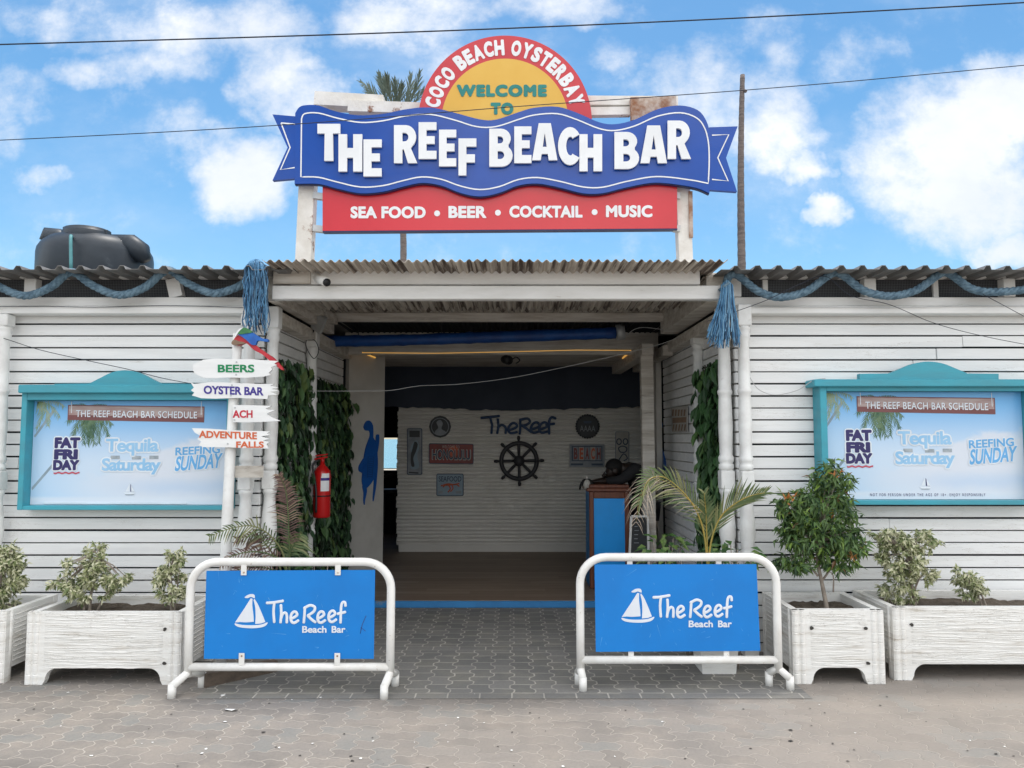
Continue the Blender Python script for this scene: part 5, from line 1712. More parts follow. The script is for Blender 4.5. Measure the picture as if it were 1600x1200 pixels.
sp_t = thing('spotlight', 'small black spotlight under the middle of the plank ceiling', 'spotlight', P(792, 553, 8.9))
MB().lathe([(0, .035), (.03, .05), (.10, .055), (.13, .05)], P(786, 561, 8.9), 12, axis=(.6, -.8, -.2)).build('lamp_head', 'black_plastic', sp_t)
MB().tube([P(790, 561, 8.85), P(792, 553, 8.9)], .012, 6).tube(smooth_pts([P(798, 564, 8.9), P(806, 558, 8.9), P(812, 563, 8.9), P(806, 568, 8.9)], 4), .008, 5).build('bracket', 'black_plastic', sp_t)

tb = thing('awning_roll', 'long blue rolled awning slung below the entrance canopy', 'awning', P(740, 528, 7.9))
path = [P(500, 533, 7.9), P(600, 532, 7.9), P(700, 529, 7.9), P(820, 525, 7.9), P(962, 520, 7.9)]
random.seed(8)
sp2 = smooth_pts(path, 10)
MB().tube(sp2, [.060 + rnd(-.004, .004) for _ in sp2], 14).build('roll', 'blue_tarp', tb)
MB().tube([P(963, 519.5, 7.9), P(975, 518, 7.9)], .085, 12).build('end_cap', 'grey_metal', tb)
mb = MB()
for x in (560, 690, 840, 950): mb.tube([P(x, 530, 7.9), P(x, 500, 7.9)], .005, 5)
mb.build('hanger', 'black_plastic', tb)


def cable(name, label, pts, r, m, grp=None, n=8):
    o = MB().tube(smooth_pts(pts, n), r, 6).build(name, m)
    return tag(o, label, 'cable', grp)


Yc = 5.2
cable('overhead_cable', 'thick dark cable crossing the sky above the sun disc', [P(-2400, 112, 5.6), P(-800, 90, 5.6), P(0, 69.5, 5.6), P(800, 44, 5.6), P(1600, 4, 5.6), P(2600, -62, 5.6), P(4200, -190, 5.6)], .0058, 'cable_black')
cable('overhead_cable', 'thin dark cable crossing in front of the roof sign', [P(-2400, 282, 5.3), P(-700, 248, 5.3), P(0, 219, 5.3), P(430, 196, 5.3), P(800, 167, 5.3), P(1200, 138, 5.3), P(1600, 102, 5.3), P(2600, 8, 5.3), P(4200, -170, 5.3)], .0032, 'cable_black')
cable('hanging_wire', 'thin pale wire sagging across the dark entrance', [P(482, 611, 6.9), P(560, 611, 7.1), P(610, 610, 7.2), P(655, 603, 7.3), P(720, 600, 7.4), P(800, 590, 7.4), P(880, 574, 7.4), P(960, 556, 7.4), P(1040, 535, 7.3), P(1098, 508, 7.1)], .0026, 'cable_white')
cable('hanging_wire', 'black wire drooping across the left wall to the schedule board', [P(-40, 520, 5.74), P(0, 527, 5.76), P(60, 546, 5.80), P(130, 562, 5.85), P(200, 577, 5.72), P(250, 590, 5.70), P(302, 600, 5.62)], .0025, 'cable_black')
cable('hanging_wire', 'black wire drooping across the right wall from the rope', [P(1105, 502, 5.6), P(1160, 483, 5.55), P(1200, 468, 5.55), P(1250, 444, 5.56), P(1290, 432, 5.58), P(1330, 462, 5.62), P(1390, 476, 5.68), P(1460, 505, 5.72), P(1540, 526, 5.74), P(1640, 545, 5.74)], .0025, 'cable_black')
cable('hanging_wire', 'short black wire running down from the rope at the right edge', [P(1536, 460, 5.6), P(1570, 478, 5.64), P(1612, 500, 5.66), P(1680, 530, 5.66)], .0025, 'cable_black')
cable('hanging_wire', 'pale wire looped between the turned column and the right schedule board', [P(1172, 590, 5.78), P(1185, 608, 5.80), P(1210, 617, 5.83), P(1245, 610, 5.83), P(1270, 595, 5.76), P(1290, 591, 5.70)], .003, 'cable_white')
cable('hanging_wire', 'thin wire clipped along the left fascia board', [P(-60, 480, 5.755), P(60, 478.5, 5.755), P(150, 480, 5.755), P(260, 477.5, 5.755), P(380, 480.5, 5.755)], .0022, 'cable_black')
cable('hanging_wire', 'thin violet wire clipped along the right fascia board', [P(1172, 479, 5.755), P(1300, 480, 5.755), P(1400, 480.5, 5.755), P(1520, 478, 5.755), P(1660, 479, 5.755)], .0022, 'cable_white')
cable('hanging_wire', 'tangle of wire around the top of the inner left column', [P(470, 500, 7.0), P(478, 528, 6.98), P(492, 532, 6.98), P(498, 548, 7.0), P(490, 560, 6.98), P(478, 540, 7.0), P(482, 520, 7.02)], .004, 'cable_black')
cable('hanging_wire', 'loose pale wire drooping at the right corner of the canopy', [P(975, 528, 7.6), P(1000, 512, 7.5), P(1060, 516, 7.4), P(1085, 498, 7.2), P(1060, 475, 7.1)], .003, 'cable_white')

# ------------------------------------------------------------------ signs on the partition
YG = 10.485
fP = on_plane(YG)


def plate(name, label, cat, box, m, rim=None, tilt=0, rad=2.5, grp=None):
    x0, y0, x1, y1 = box
    def rr(g_):
        pts = []
        for cx0, cy0, a0 in ((x1 - rad, y0 + rad, -90), (x1 - rad, y1 - rad, 0), (x0 + rad, y1 - rad, 90), (x0 + rad, y0 + rad, 180)):
            for i in range(4):
                a = radians(a0 + 30 * i)
                pts.append((cx0 + (rad - g_) * cos(a), cy0 + (rad - g_) * sin(a)))
        return pts
    c = ((x0 + x1) / 2, (y0 + y1) / 2)
    o = thing(name, label, cat, fP(c[0], y1), grp)
    rot = lambda x, y: (x, y + (x - c[0]) * tilt)
    ff = lambda x, y, h=0.0: fP(*rot(x, y), h)
    b = MB().prism([ff(x, y, .012) for x, y in rr(0)], NV, .01).build('plate', rim or m, o)
    if rim: MB().prism([ff(x, y, .014) for x, y in rr(1.3)], NV, .0018).build('face', m, o)
    return o, ff, b


def ptext(o, ff, s, box, m, bold=.03, h0=.0145, sp=1.0):
    text_mb(s, lambda x, y, h: ff(x, y, h0 + h), box[0], box[1], box[2], box[3], .002, bold=bold, spacing=sp).build('lettering', m, o)


WG = 'signs on the corrugated partition'
o, ff, b = plate('wall_sign', 'tall narrow grey poster sign at the left end of the partition', 'wall sign', (636, 669, 660, 742), 'plate_grey', 'plate_navy', grp=WG)
MB().prism([ff(x, y, .016) for x, y in ((640, 673), (656, 673), (656, 683), (640, 683))], NV, .0018).build('heading_print', 'plate_black', o)
MB().prism([ff(x, y, .016) for x, y in s2([(645, 692), (652, 688), (655, 700), (652, 712), (655, 730), (642, 732), (644, 712), (641, 702)], 3, True)], NV, .0018).build('picture_print', 'plate_blue', o)
MB().prism([ff(x, y, .018) for x, y in s2([(648, 690), (653, 694), (650, 706), (646, 716), (648, 728), (643, 728), (642, 712), (645, 700)], 3, True)], NV, .0018).build('picture_print', 'plate_black', o)
MB().prism([ff(x, y, .016) for x, y in ((639, 737), (654, 738), (654, 740), (639, 739))], NV, .0018).build('footer_print', 'plate_black', o)
o, ff, b = plate('wall_sign', 'round dark badge with a pale portrait shape, on the left of the partition', 'wall sign', (670.5, 649.5, 705, 684), 'plate_black', rad=17.2, grp=WG)
MB().prism([ff(687.7 + 14 * cos(t * pi / 12), 666.8 + 14 * sin(t * pi / 12), .0135) for t in range(24)], NV, .0012).build('ring', 'plate_grey', o)
MB().prism([ff(687.7 + 12.8 * cos(t * pi / 12), 666.8 + 12.8 * sin(t * pi / 12), .015) for t in range(24)], NV, .0012).build('face', 'plate_black', o)
MB().prism([ff(x, y, .0165) for x, y in s2([(682, 660), (688, 656), (692, 662), (690, 670), (697, 675), (694, 679), (682, 679), (680, 674), (685, 668)], 3, True)], NV, .0012).build('portrait_print', 'plate_grey', o)
o, ff, b = plate('wall_sign', 'red licence plate style sign lettered HONOLULU on the partition', 'wall sign', (670, 693, 740, 725), 'plate_red', 'plate_navy', .012, grp=WG)
MB().prism([ff(x, y, .0155) for x, y in s2([(702, 700), (712, 697), (718, 705), (713, 713), (704, 712)], 3, True)], NV, .001).build('sun_print', 'plate_orange', o)
ptext(o, ff, 'HONOLULU', (675, 702, 736, 719), 'plate_cream', .045, .0165, 1.0)
ptext(o, ff, 'HONOLULU', (676, 703, 735, 718), 'plate_navy', .02, .0195, 1.0)
ptext(o, ff, 'WELCOME TO', (691, 696, 718, 700.5), 'plate_cream', .0, .017, 1.1)
o, ff, b = plate('wall_sign', 'pale square SEAFOOD sign with a red lobster on the partition', 'wall sign', (682, 740, 724.5, 775), 'plate_blue', 'plate_navy', grp=WG)
ptext(o, ff, 'SEAFOOD', (685.5, 744, 721, 752.5), 'plate_navy', .02)
lob = MB()
for pl in ([(689, 759), (700, 756), (710, 757), (718, 755)], [(700, 757), (704, 763), (700, 769)], [(706, 757), (708, 763), (704, 768)], [(692, 761), (697, 757)], [(714, 757), (718, 760)], [(697, 758), (712, 757)]):
    lob.tube([ff(x, y, .016) for x, y in s2(pl, 3)], .009, 6, flat=(NV, .2))
lob.build('lobster_print', 'plate_orange', o)
MB().prism([ff(x, y, .0155) for x, y in ((685, 767), (692, 767), (692, 771), (685, 771))], NV, .001).prism([ff(x, y, .0155) for x, y in ((712, 767), (721, 767), (721, 771), (712, 771))], NV, .001).build('small_print', 'plate_grey', o)
o, ff, b = plate('wall_sign', 'round dark bottle cap sign with pale zigzag marks on the partition', 'wall sign', (900, 648.5, 936, 684), 'plate_black', rad=17.5, grp=WG)
mb = MB()
for i in range(28):
    a = 2 * pi * i / 28
    mb.lathe([(0, .02), (.012, .012)], ff(918 + 17.3 * cos(a), 666.2 + 17.3 * sin(a), .004), 6, axis=(0, -1, 0))
mb.build('crimp', 'plate_black', o)
ptext(o, ff, 'AAAA', (906, 665, 930, 674), 'plate_grey', .0)
MB().prism([ff(x, y, .015) for x, y in ((911, 658), (925, 658), (923, 661.5), (913, 661.5))], NV, .001).build('small_print', 'plate_navy', o)
o, ff, b = plate('wall_sign', 'grey framed BEACH sign with red and cream letters on the partition', 'wall sign', (888.5, 693, 945.5, 731), 'plate_grey', 'plate_cream', .004, grp=WG)
MB().prism([ff(x, y, .0155) for x, y in ((893, 697), (941, 697), (941, 720.5), (893, 720.5))], NV, .001).build('face', 'plate_navy', o)
for i, ch in enumerate('BEACH'):
    x0 = 895.2 + i * 9.0
    MB().prism([ff(x, y, .017) for x, y in ((x0, 698.5), (x0 + 8.2, 698.5), (x0 + 8.2, 719), (x0, 719))], NV, .001).build('letter_tile', 'plate_grey' if i % 2 == 0 else 'plate_cream', o)
    ptext(o, ff, ch, (x0 + 1.2, 700, x0 + 7, 717.5), 'plate_red' if i % 2 == 0 else 'plate_orange', .04, .0185)
MB().prism([ff(x, y, .0155) for x, y in ((892, 724), (911, 724), (911, 727), (892, 727))], NV, .001).prism([ff(x, y, .0155) for x, y in ((924, 724), (942, 724), (942, 727), (924, 727))], NV, .001).build('bar_print', 'plate_navy', o)
o, ff, b = plate('wall_sign', 'tall narrow pale sign behind the head of the bending man', 'wall sign', (961, 674, 983, 730), 'plate_cream', 'plate_grey', grp=WG)
mb = MB()
for cx0, cy0 in ((967, 690), (977, 690)):
    mb.tube([ff(cx0 + 3.6 * cos(t * pi / 5), cy0 + 4.6 * sin(t * pi / 5), .016) for t in range(11)], .008, 5, flat=(NV, .3))
mb.tube([ff(x, y, .016) for x, y in s2([(966, 700), (972, 697), (979, 700), (977, 706), (969, 706), (966, 700)], 3)], .008, 5, flat=(NV, .3))
mb.tube([ff(x, y, .016) for x, y in s2([(966, 720), (974, 709), (980, 716), (974, 720)], 3)], .008, 5, flat=(NV, .3))
mb.build('face_print', 'plate_navy', o)

lt_ = thing('wall_lettering', 'dark blue letters The Reef mounted high on the corrugated partition', 'lettering', fP(810, 678))
EE = lambda x, y: s2([(x, y + 8), (x + 8, y + 6), (x + 14, y + 2), (x + 10, y - 3), (x + 4, y - 1), (x, y + 7), (x + 4, y + 13), (x + 14, y + 11)], 3)
for pls in ([[(752, 653), (764, 652), (780, 650)], [(766, 652), (769, 664), (768, 677)]], [[(778, 655), (779, 667), (777, 677)], s2([(778, 668), (784, 664), (790, 668), (790, 677)], 3)], [EE(794, 664)],
            [[(813, 655), (813, 667), (812, 678)], s2([(813, 656), (824, 654), (828, 659), (822, 664), (814, 665)], 3), [(816, 665), (830, 675)]], [EE(829, 663)], [EE(842, 663)],
            [s2([(868, 654), (862, 652), (858, 658), (858, 678)], 3), [(853, 664), (866, 662)]]):
    strokes(pls, 2.0, fP, .03, .5).build('letter', 'letters_blue', lt_)

wh = thing('ship_wheel', 'dark eight spoked wooden ship wheel in the middle of the partition', 'ship wheel', fP(811, 758))
c = fP(811, 720, .05)
u10 = YG / F
MB().tube([c + Vector((cos(t * pi / 24), 0, sin(t * pi / 24))) * 27.5 * u10 for t in range(49)], .031, 10).build('rim', 'wheel_wood', wh)
MB().lathe([(-.03, .06), (-.02, .075), (.02, .075), (.035, .05), (.05, .025)], c, 16, axis=(0, -1, 0)).build('hub', 'wheel_wood', wh)
for i in range(8):
    a = pi / 4 * i + radians(1)
    d = Vector((cos(a), 0, sin(a)))
    MB().tube([c + d * .03, c + d * .13, c + d * 27 * u10, c + d * 31 * u10, c + d * 35 * u10, c + d * 39 * u10], [.016, .021, .020, .015, .024, .016], 8).build('spoke', 'wheel_wood', wh)

# ------------------------------------------------------------------ turtles, striped sign
def turtle(label, f, pieces, n):
    o = thing('turtle_cutout', label, 'turtle cutout', f(pieces[0][1][0][0], 790), 'blue turtle cutouts on the inner walls')
    for nm, pl, h in pieces:
        MB().prism([f(x, y, h) for x, y in s2(pl, 3, True)], n, .014).build(nm, 'turtle_blue', o)
    return o


fl2 = on_panel(PL, nL)
z7 = lambda pts: [(560 + x / 5.333, 560 + y / 5.333) for x, y in pts]
tl = turtle('blue turtle cutout head up on the white panel left of the entrance', fl2, [
    ('shell', z7([(75, 690), (95, 650), (130, 680), (148, 760), (155, 880), (140, 960), (100, 1040), (50, 1085), (25, 1030), (30, 940), (40, 830), (55, 750)]), .018),
    ('head', z7([(40, 570), (60, 525), (90, 520), (115, 560), (118, 640), (112, 700), (82, 700), (92, 640), (85, 605), (55, 600)]), .016),
    ('flipper', z7([(120, 760), (140, 700), (145, 640), (168, 640), (165, 720), (150, 800), (140, 830)]), .014),
    ('flipper', z7([(45, 830), (15, 870), (0, 900), (0, 935), (20, 950), (40, 960), (50, 900)]), .014),
    ('flipper', z7([(130, 960), (155, 890), (150, 980), (140, 1080), (120, 1190), (118, 1150), (125, 1050)]), .015),
    ('flipper', z7([(30, 1060), (60, 1075), (65, 1110), (50, 1180), (45, 1220), (38, 1180), (40, 1120)]), .015)], nL)
pm = MB()
for i in range(9):
    yy_ = 717 + i * 3.4
    line_px([(575 - i * .15, yy_), (581 - i * .15, yy_ + .4)], .7, lambda x, y, h: fl2(x, y, h), .0195, pm)
line_px([(573.5, 713), (582.5, 713.5), (579.5, 747), (572.5, 746.5)], .7, lambda x, y, h: fl2(x, y, h), .0195, pm, True)
pm.build('shell_marking', 'letters_blue', tl)
fr2 = on_panel(PR, nR)
turtle('blue turtle cutout on the inner right wall, partly behind the wooden post', fr2, [
    ('shell', [(1024, 684), (1028, 682), (1031, 695), (1036, 712), (1038, 728), (1034, 742), (1024, 748), (1020, 735), (1019, 700)], .018),
    ('head', [(1024, 656), (1029, 654), (1033, 662), (1032, 670), (1028, 674), (1027, 684), (1023, 686), (1021, 672), (1022, 662)], .016)], nR)
fs_ = lambda x, y, h=0.0: PX(x, y, XR - .022 - h)
NX = Vector((-1, 0, 0))
o = thing('wall_sign', 'small tan sign with dark diagonal stripes on the right side wall', 'wall sign', fs_(1060, 677))
MB().prism([fs_(1048.5, 637.5), fs_(1073.5, 634), fs_(1073.5, 674), fs_(1050, 675.5)], NX, .008).build('plate', 'plate_cream', o)
mb = MB()
for i in range(5):
    x0 = 1050.5 + i * 4.5
    mb.prism([fs_(x0, 640, .002), fs_(x0 + 2.6, 639.7, .002), fs_(x0 + 1.4, 650, .002), fs_(x0 - .6, 650, .002)], NX, .0016)
    mb.prism([fs_(x0 + 1.2, 663, .002), fs_(x0 + 3.2, 663, .002), fs_(x0 + 1.6, 673, .002), fs_(x0 - .2, 673, .002)], NX, .0016)
mb.prism([fs_(1050.5, 653, .002), fs_(1072, 651.5, .002), fs_(1072, 660, .002), fs_(1051, 661, .002)], NX, .0016)
mb.build('stripe', 'tan_board', o)

# ------------------------------------------------------------------ podium and the man
Yd = 7.95
pod = thing('podium', 'wooden reception podium with a bright blue front panel', 'podium', (P(950, 800, Yd).x, Yd, .07))
a, b = P(921, 780, Yd), P(983, 780, Yd)
ztp = P(950, 768, Yd).z
mb = MB()
mb.box(a.x, a.x + .045, Yd, Yd + .05, .072, ztp, .006).box(b.x - .045, b.x, Yd, Yd + .05, .072, ztp, .006).box(a.x + .045, b.x - .045, Yd + .002, Yd + .05, ztp - .07, ztp, .006).box(a.x + .045, b.x - .045, Yd + .002, Yd + .05, .072, .16, .006)
mb.build('frame', 'podium_wood', pod)
MB().box(a.x + .03, b.x - .03, Yd + .018, Yd + .04, .15, ztp - .05).build('front_panel', 'podium_blue', pod)
MB().box(a.x + .004, a.x + .03, Yd + .055, Yd + .45, .072, ztp - .004, .003).box(b.x - .03, b.x - .004, Yd + .055, Yd + .45, .072, ztp - .004, .003).build('side_panel', 'step_blue', pod)
MB().box(a.x - .03, b.x + .02, Yd - .03, Yd + .48, ztp + .001, ztp + .035, .006).box(a.x + .0, b.x - .0, Yd - .01, Yd + .46, ztp + .036, ztp + .07, .006).build('top', 'podium_wood', pod)
msk = thing('ornament', 'small white faced ornament with dark hair on the left corner of the podium', 'ornament', P(916, 765, Yd + .1))
mc = P(917, 757, Yd + .05)
MB().lathe([(-.055, .012), (-.045, .03), (-.01, .042), (.03, .04), (.05, .02), (.055, .005)], mc, 12).build('face', 'plate_cream', msk)
hb = MB()
for i in range(12):
    t = i / 11
    an = radians(20 + 140 * t)
    p = mc + Vector((cos(an) * .05, .0, sin(an) * .055))
    hb.tube([p, p + Vector((cos(an) * .018, -.01, -.02)), p + Vector((cos(an) * .035, 0, -.07 - .02 * sin(i * 2)))], [.016, .014, .004], 6)
hb.build('hair', 'hair', msk)
MB().lathe([(0, .012), (.09, .012)], (mc.x, mc.y, ztp + .071), 8).build('stand', 'plate_cream', msk)


def skinned(name, joints, edges, m, parent, sub=2):
    """continuous body: joints {key: (pos, rx, ry)} grown by a Skin modifier, then baked"""
    keys = list(joints)
    me = bpy.data.meshes.new(name)
    me.from_pydata([joints[k][0] for k in keys], [(keys.index(a), keys.index(b)) for a, b in edges], [])
    t = bpy.data.objects.new(name + '_tmp', me)
    COL.objects.link(t)
    sk = t.modifiers.new('skin', 'SKIN'); sk.use_smooth_shade = True; sk.branch_smoothing = .4
    sb = t.modifiers.new('sub', 'SUBSURF'); sb.levels = sb.render_levels = sub
    for i, k in enumerate(keys):
        d = me.skin_vertices[0].data[i]
        d.radius = joints[k][1:3]
        d.use_root = (i == 0)
    dg = bpy.context.evaluated_depsgraph_get()
    e = bpy.data.meshes.new_from_object(t.evaluated_get(dg))
    mb = MB()
    mb.add([v.co for v in e.vertices], [tuple(p.vertices) for p in e.polygons], True)
    bpy.data.objects.remove(t)
    return mb.build(name, m, parent)


Ym = 8.25
man = thing('person', 'man in a black shirt bending over the podium with his head bowed', 'person', (P(1000, 800, Ym).x, Ym, .07))
q = lambda x, y, Y=Ym: P(x, y, Y)
hip = q(1004, 796)
hx = Vector((hip.x, Ym, .95))
ch = q(993, 733); nk = q(973, 732, Ym - .02); hd = q(958, 731, Ym - .03)
def hand(J, E, wrist, tip, tag_, side):
    d = (tip - wrist).normalized()
    pal = wrist + d * .075
    J['palm' + tag_] = (pal, .030, .016); E.append(('wri' + tag_, 'palm' + tag_))
    sd_ = d.cross(Vector((0, 0, 1))).normalized() * side
    for k, (off, ln) in enumerate(((-.030, .062), (-.011, .074), (.010, .070), (.029, .054))):
        b0 = pal + d * .03 + sd_ * off
        J['f%d%s' % (k, tag_)] = (b0, .009, .009); E.append(('palm' + tag_, 'f%d%s' % (k, tag_)))
        J['g%d%s' % (k, tag_)] = (b0 + d * ln * .55 + Vector((0, 0, .004)), .008, .008); E.append(('f%d%s' % (k, tag_), 'g%d%s' % (k, tag_)))
        J['h%d%s' % (k, tag_)] = (b0 + d * ln + Vector((0, 0, -.012)), .007, .007); E.append(('g%d%s' % (k, tag_), 'h%d%s' % (k, tag_)))
    t0_ = wrist + d * .03 - sd_ * .035
    J['t0' + tag_] = (t0_, .010, .010); E.append(('wri' + tag_, 't0' + tag_))
    J['t1' + tag_] = (t0_ + d * .045 - sd_ * .02, .008, .008); E.append(('t0' + tag_, 't1' + tag_))


J = {'pel': (hx, .17, .15), 'waist': (hx.lerp(Vector((ch.x, Ym, ch.z)), .5) + Vector((.03, 0, .10)), .18, .15), 'chest': (Vector((ch.x + .02, Ym, ch.z)), .20, .17),
     'neck': (nk, .062, .062), 'head0': (nk.lerp(hd, .75), .075, .08), 'head1': (hd, .098, .088), 'head2': (hd + Vector((-.04, -.01, -.06)), .072, .062), 'chin': (hd + Vector((-.055, -.01, -.105)), .038, .034)}
E_ = [('pel', 'waist'), ('waist', 'chest'), ('chest', 'neck'), ('neck', 'head0'), ('head0', 'head1'), ('head1', 'head2'), ('head2', 'chin')]
ztab = ztp + .10
for tg_, sy in (('n', -1), ('f', 1)):
    sh = Vector((ch.x - .03, Ym + sy * .20, ch.z + .02))
    el = Vector((P(966, 760, Ym).x, Ym + sy * .22, ztab + .01)); wr = Vector((P(940, 756, Ym).x, Ym - .02 + sy * .10, ztab))
    J['sho' + tg_] = (sh, .062, .06); J['elb' + tg_] = (el, .046, .044); J['wri' + tg_] = (wr, .031, .026)
    E_ += [('chest', 'sho' + tg_), ('sho' + tg_, 'elb' + tg_), ('elb' + tg_, 'wri' + tg_)]
    hand(J, E_, wr, wr + Vector((-.1, -.02 * sy, -.012)), tg_, sy)
    hp = hx + Vector((0, sy * .10, -.10)); kn = Vector((hx.x - .03, Ym + sy * .11, .53)); an = Vector((hx.x + .02, Ym + sy * .11, .16)); to = Vector((hx.x - .15, Ym + sy * .12, .105))
    J['hip' + tg_] = (hp, .095, .095); J['kne' + tg_] = (kn, .062, .062); J['ank' + tg_] = (an, .042, .045); J['toe' + tg_] = (to, .035, .035)
    E_ += [('pel', 'hip' + tg_), ('hip' + tg_, 'kne' + tg_), ('kne' + tg_, 'ank' + tg_), ('ank' + tg_, 'toe' + tg_)]
body_o = skinned('body', J, E_, 'skin', man)
# clothes grown over the same skeleton
cl_ = {k: (v_[0], v_[1] * 1.12 + .006, v_[2] * 1.12 + .006) for k, v_ in J.items() if k in ('pel', 'waist', 'chest', 'shon', 'shof', 'elbn', 'elbf')}
cl_['wrin'] = (J['elbn'][0].lerp(J['wrin'][0], .85), .042, .038); cl_['wrif'] = (J['elbf'][0].lerp(J['wrif'][0], .85), .042, .038)
skinned('shirt', cl_, [('pel', 'waist'), ('waist', 'chest'), ('chest', 'shon'), ('chest', 'shof'), ('shon', 'elbn'), ('shof', 'elbf'), ('elbn', 'wrin'), ('elbf', 'wrif')], 'black_shirt', man)
tr_ = {k: (v_[0], v_[1] * 1.12 + .008, v_[2] * 1.12 + .008) for k, v_ in J.items() if k in ('hipn', 'hipf', 'knen', 'knef', 'ankn', 'ankf')}
tr_ = {'pel': (hx + Vector((0, 0, -.03)), .165, .13), **tr_}
skinned('trousers', tr_, [('pel', 'hipn'), ('pel', 'hipf'), ('hipn', 'knen'), ('hipf', 'knef'), ('knen', 'ankn'), ('knef', 'ankf')], 'black_shirt', man)
# short hair, and the face
hm = MB()
d_ = Vector((-.55, 0, -.83))
hm.lathe([(.096 * sin(radians(-30 + 120 * i / 12)), max(.096 * cos(radians(-30 + 120 * i / 12)), .002)) for i in range(13)], hd + Vector((.012, 0, .004)), 18, axis=(.55, 0, .83))
hm.build('hair', 'hair', man)
fc = MB()
fdir = Vector((-.93, -.05, -.36)).normalized()
for sy in (-1, 1): fc.lathe([(0, .013), (.006, .010), (.009, .003)], hd + fdir * .088 + Vector((0, sy * .034, -.02)), 8, axis=fdir)
fc.build('eye', 'plate_grey', man)
MB().tube([hd + fdir * .092 + Vector((0, 0, -.01)), hd + fdir * .112 + Vector((-.004, 0, -.05)), hd + fdir * .095 + Vector((-.01, 0, -.062))], [.010, .019, .010], 8).build('nose', 'skin', man)
MB().tube([hd + Vector((-.104, -.028, -.088)), hd + Vector((-.116, 0, -.086)), hd + Vector((-.104, .028, -.088))], .008, 6).build('mouth', 'skin', man)
for sy in (-1, 1): MB().lathe([(0, .030), (.012, .034), (.018, .02)], hd + Vector((.01, sy * .082, -.03)), 10, axis=(0, sy, 0)).build('ear', 'skin', man)

ab = thing('chalkboard', 'white framed black chalkboard leaning beside the podium', 'chalkboard', (P(1000, 880, 7.85).x, 7.85, .07))
tp = [P(986, 807, 7.95), P(1012, 807, 7.95)]; bt = [P(981, 900, 7.75), P(1014, 900, 7.75)]
for p in bt: p.z = .075
nn = (tp[1] - tp[0]).cross(bt[0] - tp[0]).normalized()
if nn.y > 0: nn = -nn
MB().prism([tp[0], tp[1], bt[1], bt[0]], nn, .012).build('board', 'plate_black', ab)
mb = MB()
for a_, b_ in ((tp[0], bt[0]), (tp[1], bt[1]), (tp[0], tp[1]), (bt[0] + Vector((0, 0, .03)), bt[1] + Vector((0, 0, .03)))): mb.obox(a_ + nn * .004, b_ + nn * .004, nn, .022, .018)
mb.build('frame', 'white_trim', ab)
mb = MB()
random.seed(4)
for i in range(6):
    t = .08 + i * .055
    l_ = tp[0].lerp(bt[0], t); r_ = tp[1].lerp(bt[1], t)
    mb.obox(l_.lerp(r_, .22) + nn * .002, l_.lerp(r_, rnd(.4, .62)) + nn * .002, nn, .007, .002)
mb.build('chalk_marks', 'plate_grey', ab)

# stools in the dark at the back left
st_ = thing('bar_stool', 'dark bar stool seen in the gap beyond the left panel', 'stool', (P(609, 800, 11.6).x, 11.6, .07))
sc0 = Vector((P(609, 800, 11.6).x, 11.6, .07))
MB().lathe([(.72, .17), (.74, .18), (.77, .17)], sc0, 16).build('seat', 'black_plastic', st_)
for i in range(4):
    a = pi / 4 + i * pi / 2
    MB().tube([sc0 + Vector((cos(a) * .2, sin(a) * .2, 0)), sc0 + Vector((cos(a) * .12, sin(a) * .12, .72))], .015, 6).build('leg', 'black_plastic', st_)
MB().tube([sc0 + Vector((.2 * cos(t * pi / 8), .2 * sin(t * pi / 8), .98 - .03 * cos(t))) for t in range(-1, 9)], .03, 8).build('backrest', 'black_plastic', st_)

# ------------------------------------------------------------------ tank, trees
Yk = 8.4
uk = Yk / F
kc = P(150, 420, Yk)
tank = thing('water_tank', 'round black plastic water tank standing on the left roof', 'water tank', (kc.x, Yk, 2.9))
z_ = lambda y: P(150, y, Yk).z
R0 = 83 * uk
MB().lathe([(2.9, R0), (z_(404), R0), (z_(396), R0 * .985), (z_(388), R0 * .93), (z_(380), R0 * .82), (z_(375), R0 * .62), (z_(372), R0 * .45)], (kc.x, Yk, 0), 40).build('shell', 'tank_black', tank)
hc = P(136, 380, Yk - .25)
zl = lambda y: P(136, y, Yk - .25).z
MB().lathe([(zl(386), 35 * uk), (zl(365.5), 35 * uk), (zl(364.5), 34 * uk), (zl(364.2), 33.5 * uk), (zl(360.5), 32.5 * uk), (zl(360), 32 * uk), (zl(359), 29 * uk), (zl(358.5), 8 * uk)], (hc.x, Yk - .25, 0), 28).build('lid', 'tank_black', tank)
for px, w, ya, yb_, Y in ((104.5, 3.0, 355, 376, Yk - .30), (168, 3.0, 360, 382, Yk - .28), (140, 3, 360, 366, Yk + .05)):
    p = P(px, ya, Y)
    MB().box(p.x - w * uk, p.x + w * uk, Y - .05, Y + .05, P(px, yb_, Y).z, p.z, .01).build('lug', 'tank_black', tank)
def hump(x0, x1, yt, yb_, Y, nm):
    a, b = P(x0, yb_, Y), P(x1, yb_, Y)
    mz = P(x0, yt, Y).z
    mb = MB()
    mb.tube([(a.x, Y, a.z), (a.x + (b.x - a.x) * .12, Y, mz - .05), (a.x + (b.x - a.x) * .5, Y, mz - .08), (a.x + (b.x - a.x) * .85, Y, (mz + b.z) / 2 - .06), (b.x, Y, b.z - .05)], [.07, .10, .12, .11, .06], 12)
    mb.build(nm, 'tank_black', tank)
hump(176, 228, 371, 400, Yk - .2, 'rib')
hump(72, 104, 362, 378, Yk - .2, 'rib')
MB().tube(smooth_pts([P(113, 372, Yk - .5), P(111.5, 369, Yk - .62), P(110.5, 374, Yk - .72), P(111, 420, Yk - .74)], 4), .016, 8).build('pipe', 'pipe_teal', tank)

